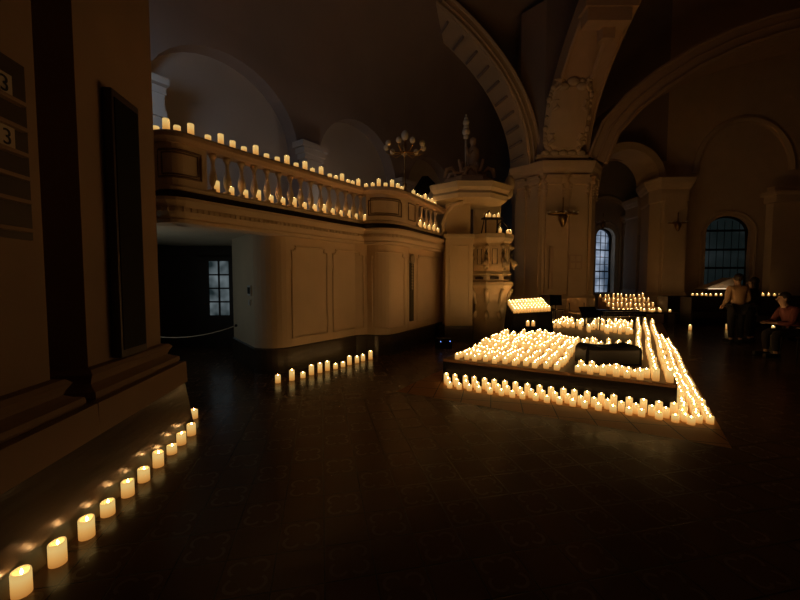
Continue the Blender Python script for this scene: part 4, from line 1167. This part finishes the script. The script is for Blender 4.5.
# ------------------------------------------------------------------ people
def skin(name, verts, edges, radii, material, parent, sub=1, root=0):
    me = bpy.data.meshes.new(name); me.from_pydata([tuple(v) for v in verts], edges, [])
    o = bpy.data.objects.new(name, me); COL.objects.link(o); o.parent = parent
    md = o.modifiers.new('skin', 'SKIN'); md.use_smooth_shade = True
    sv = me.skin_vertices[0].data
    for i, r in enumerate(radii):
        sv[i].radius = (r, r) if not isinstance(r, tuple) else r
        sv[i].use_root = (i == root)
    s = o.modifiers.new('sub', 'SUBSURF'); s.levels = sub; s.render_levels = sub
    me.materials.append(material)
    return o
def person(label, loc, rz, joints, torso_m, leg_m, hair_m, group=None, long_hair=False):
    t = thing('person', label, 'person', loc, rz, group)
    J = {k: Vector(v) for k, v in joints.items()}
    V, E, Rr = [], [], []
    def add(p, r, par=None):
        V.append(Vector(p)); Rr.append(r)
        if par is not None: E.append((par, len(V) - 1))
        return len(V) - 1
    pel = add(J['pelvis'], .13); wai = add(J['pelvis'].lerp(J['chest'], .5), .115, pel); ch = add(J['chest'], .14, wai)
    nk = add(J['neck'], .055, ch); h1 = add(J['head'] - Vector((0, 0, .05)), .068, nk); h2 = add(J['head'] + Vector((0, 0, .03)), .088, h1); h3 = add(J['head'] + Vector((0, .0, .10)), .06, h2)
    for s, S in (('l', -1), ('r', 1)):
        sh = add(J['sh_' + s], .058, ch); el = add(J['el_' + s], .043, sh); wr = add(J['wr_' + s], .028, el)
        d = (J['wr_' + s] - J['el_' + s]).normalized(); side = d.cross(Vector((0, 0, 1)))
        if side.length < .1: side = Vector((1, 0, 0)) * S
        side.normalize(); nrm = side.cross(d)
        palm = add(J['wr_' + s] + d * .075, .034, wr)
        for f, (o_, ln) in enumerate(((-.032, .06), (-.011, .075), (.011, .07), (.031, .052))):
            b_ = J['wr_' + s] + d * .10 + side * o_
            k1 = add(b_, .0095, palm); k2 = add(b_ + d * ln * .55 - nrm * .008, .009, k1); add(b_ + d * ln * .95 - nrm * .024, .008, k2)
        tb = add(J['wr_' + s] + d * .055 + side * .045, .011, palm); add(J['wr_' + s] + d * .095 + side * .062 - nrm * .01, .009, tb)
        hp = add(J['hip_' + s], .085, pel); kn = add(J['kn_' + s], .06, hp); an = add(J['an_' + s], .038, kn)
        fd = J['toe_' + s] - J['an_' + s]; hl = add(J['an_' + s] + Vector((0, 0, -.05)), .036, an); add(J['toe_' + s], .03, hl)
    body = skin('body', V, E, Rr, M['skin'], t, 1, 0)
    # face
    bm = bmesh.new(); H = J['head']; fdir = Vector((0, -1, 0))
    ball(bm, H + Vector((0, -.098, .005)), .014, .8, 1.3, 1.5, 8, 6)
    for s in (-1, 1): ball(bm, H + Vector((s * .085, .005, .01)), .024, .4, .8, 1.3, 8, 6)
    link('face_relief', bm, M['skin'], body, True)
    bm = bmesh.new()
    for s in (-1, 1): ball(bm, H + Vector((s * .032, -.082, .03)), .010, u=8, v=6)
    link('eyes', bm, M['ink'], body)
    bm = bmesh.new(); ball(bm, H + Vector((0, -.085, -.038)), .02, 1.2, .5, .3, 8, 6); link('mouth', bm, M['maroon'], body)
    bm = bmesh.new(); ball(bm, H + Vector((0, .042, .058)), .103, .93, .95, .95, 16, 12)
    if long_hair: ball(bm, H + Vector((0, .06, -.06)), .095, 1.0, .65, 1.7, 14, 10)
    link('hair', bm, hair_m, t, True)
    # clothing: top and trousers as fuller shells
    V, E, Rr = [], [], []
    pel = add(J['pelvis'] + Vector((0, 0, .02)), .155); wai = add(J['pelvis'].lerp(J['chest'], .5), .145, pel); ch = add(J['chest'], .165, wai); add(J['neck'] - Vector((0, 0, .03)), .075, ch)
    for s in 'lr':
        sh = add(J['sh_' + s], .078, ch); el = add(J['el_' + s], .06, sh); add(J['el_' + s].lerp(J['wr_' + s], .88), .043, el)
    skin('top', V, E, Rr, torso_m, t)
    V, E, Rr = [], [], []
    pel = add(J['pelvis'] - Vector((0, 0, .01)), .15)
    for s in 'lr':
        hp = add(J['hip_' + s], .105, pel); kn = add(J['kn_' + s], .08, hp); add(J['an_' + s] + Vector((0, 0, .03)), .062, kn)
    skin('trousers', V, E, Rr, leg_m, t)
    for s in 'lr':
        bm = bmesh.new(); m = (J['an_' + s] + J['toe_' + s]) / 2; dd = J['toe_' + s] - J['an_' + s]
        box(bm, (m.x, m.y, .05), (.09, .27, .09), math.atan2(dd.y, dd.x) + PI / 2, bev=.03); link('shoe', bm, M['ink'], t)
    return t
def standing(h=1.0):
    return {k: tuple(c * h for c in v) for k, v in {'pelvis': (0, 0, .93), 'chest': (0, .01, 1.27), 'neck': (0, 0, 1.45), 'head': (0, -.02, 1.58),
        'sh_l': (-.17, 0, 1.38), 'sh_r': (.17, 0, 1.38), 'el_l': (-.23, .03, 1.10), 'el_r': (.23, .03, 1.10), 'wr_l': (-.20, -.16, .95), 'wr_r': (.20, -.16, .95),
        'hip_l': (-.095, 0, .88), 'hip_r': (.095, 0, .88), 'kn_l': (-.10, -.02, .49), 'kn_r': (.10, -.02, .49), 'an_l': (-.10, 0, .09), 'an_r': (.10, 0, .09), 'toe_l': (-.12, -.15, .04), 'toe_r': (.12, -.15, .04)}.items()}
p1 = D(735, 344, 9.0)
person('standing person in a tan top and black trousers, back turned', (p1.x, p1.y, 0), PI - .2, standing(.985), M['tan'], M['dress'], M['hair'])
p2 = D(750, 344, 9.25)
person('standing person in black clothes close behind the person in tan', (p2.x, p2.y, 0), PI + .5, standing(.93), M['dress'], M['dress'], M['hair'], None, True)
sit = {'pelvis': (0, 0, .52), 'chest': (-.02, -.13, .86), 'neck': (-.02, -.20, 1.03), 'head': (-.02, -.26, 1.16), 'sh_l': (-.18, -.15, .97), 'sh_r': (.16, -.15, .97),
       'el_l': (-.25, -.25, .70), 'el_r': (.22, -.25, .70), 'wr_l': (-.10, -.46, .70), 'wr_r': (.10, -.46, .70), 'hip_l': (-.10, -.04, .50), 'hip_r': (.10, -.04, .50),
       'kn_l': (-.13, -.45, .50), 'kn_r': (.13, -.45, .50), 'an_l': (-.13, -.42, .09), 'an_r': (.13, -.42, .09), 'toe_l': (-.14, -.57, .04), 'toe_r': (.14, -.57, .04)}
p3 = D(797, 330, 7.3)
person('seated person in a maroon top leaning forward beside the aisle', (p3.x, p3.y, 0), -PI / 2 - .2, sit, M['maroon'], M['dress'], M['hair'])
chair('chair', 'dark chair under the seated person in maroon', (p3.x + .08, p3.y, 0), PI / 2 - .2 + PI, M['walnut'], 1.0)

# ------------------------------------------------------------------ light
def area(name, loc, target, size, power, col):
    l = bpy.data.lights.new(name, 'AREA'); l.energy = power; l.size = size; l.color = col
    o = bpy.data.objects.new(name, l); COL.objects.link(o); o.location = loc
    o.rotation_euler = (Vector(target) - Vector(loc)).to_track_quat('-Z', 'Y').to_euler()
    return o
area('passage_lamp', (-4.6, 5.4, 1.0), (-3.2, 6.3, 2.3), 0.4, 2.2, (0.72, 0.92, 0.95))
area('gallery_lamp', (-4.0, 4.85, 4.5), (-3.0, 8.4, 4.6), 0.6, 7.0, (0.60, 0.80, 1.0))

area('gallery_far_fill', (-1.15, 9.25, 3.0), (-1.2, 11.4, 5.2), 0.4, 3.5, (1.0, 0.86, 0.72))  # unseen fill light added behind the parapet to brighten the farther lunettes
w = bpy.data.worlds.new('night'); SC.world = w; w.use_nodes = True
w.node_tree.nodes['Background'].inputs[0].default_value = (0.010, 0.012, 0.018, 1)
w.node_tree.nodes['Background'].inputs[1].default_value = 0.3

cam = bpy.data.cameras.new('camera'); co = bpy.data.objects.new('camera', cam); COL.objects.link(co)
cam.sensor_width = 36; cam.lens = F / 800 * 36; cam.clip_start = 0.05
co.location = EYE; co.rotation_euler = (PI / 2 - TH, 0, 0)
SC.camera = co
SC.view_settings.view_transform = 'Standard'; SC.view_settings.look = 'None'
SC.view_settings.exposure = 0.0; SC.view_settings.gamma = 1.0; SC.view_settings.use_curve_mapping = False
SC.cycles.use_denoising = True
SC.cycles.max_bounces = 6
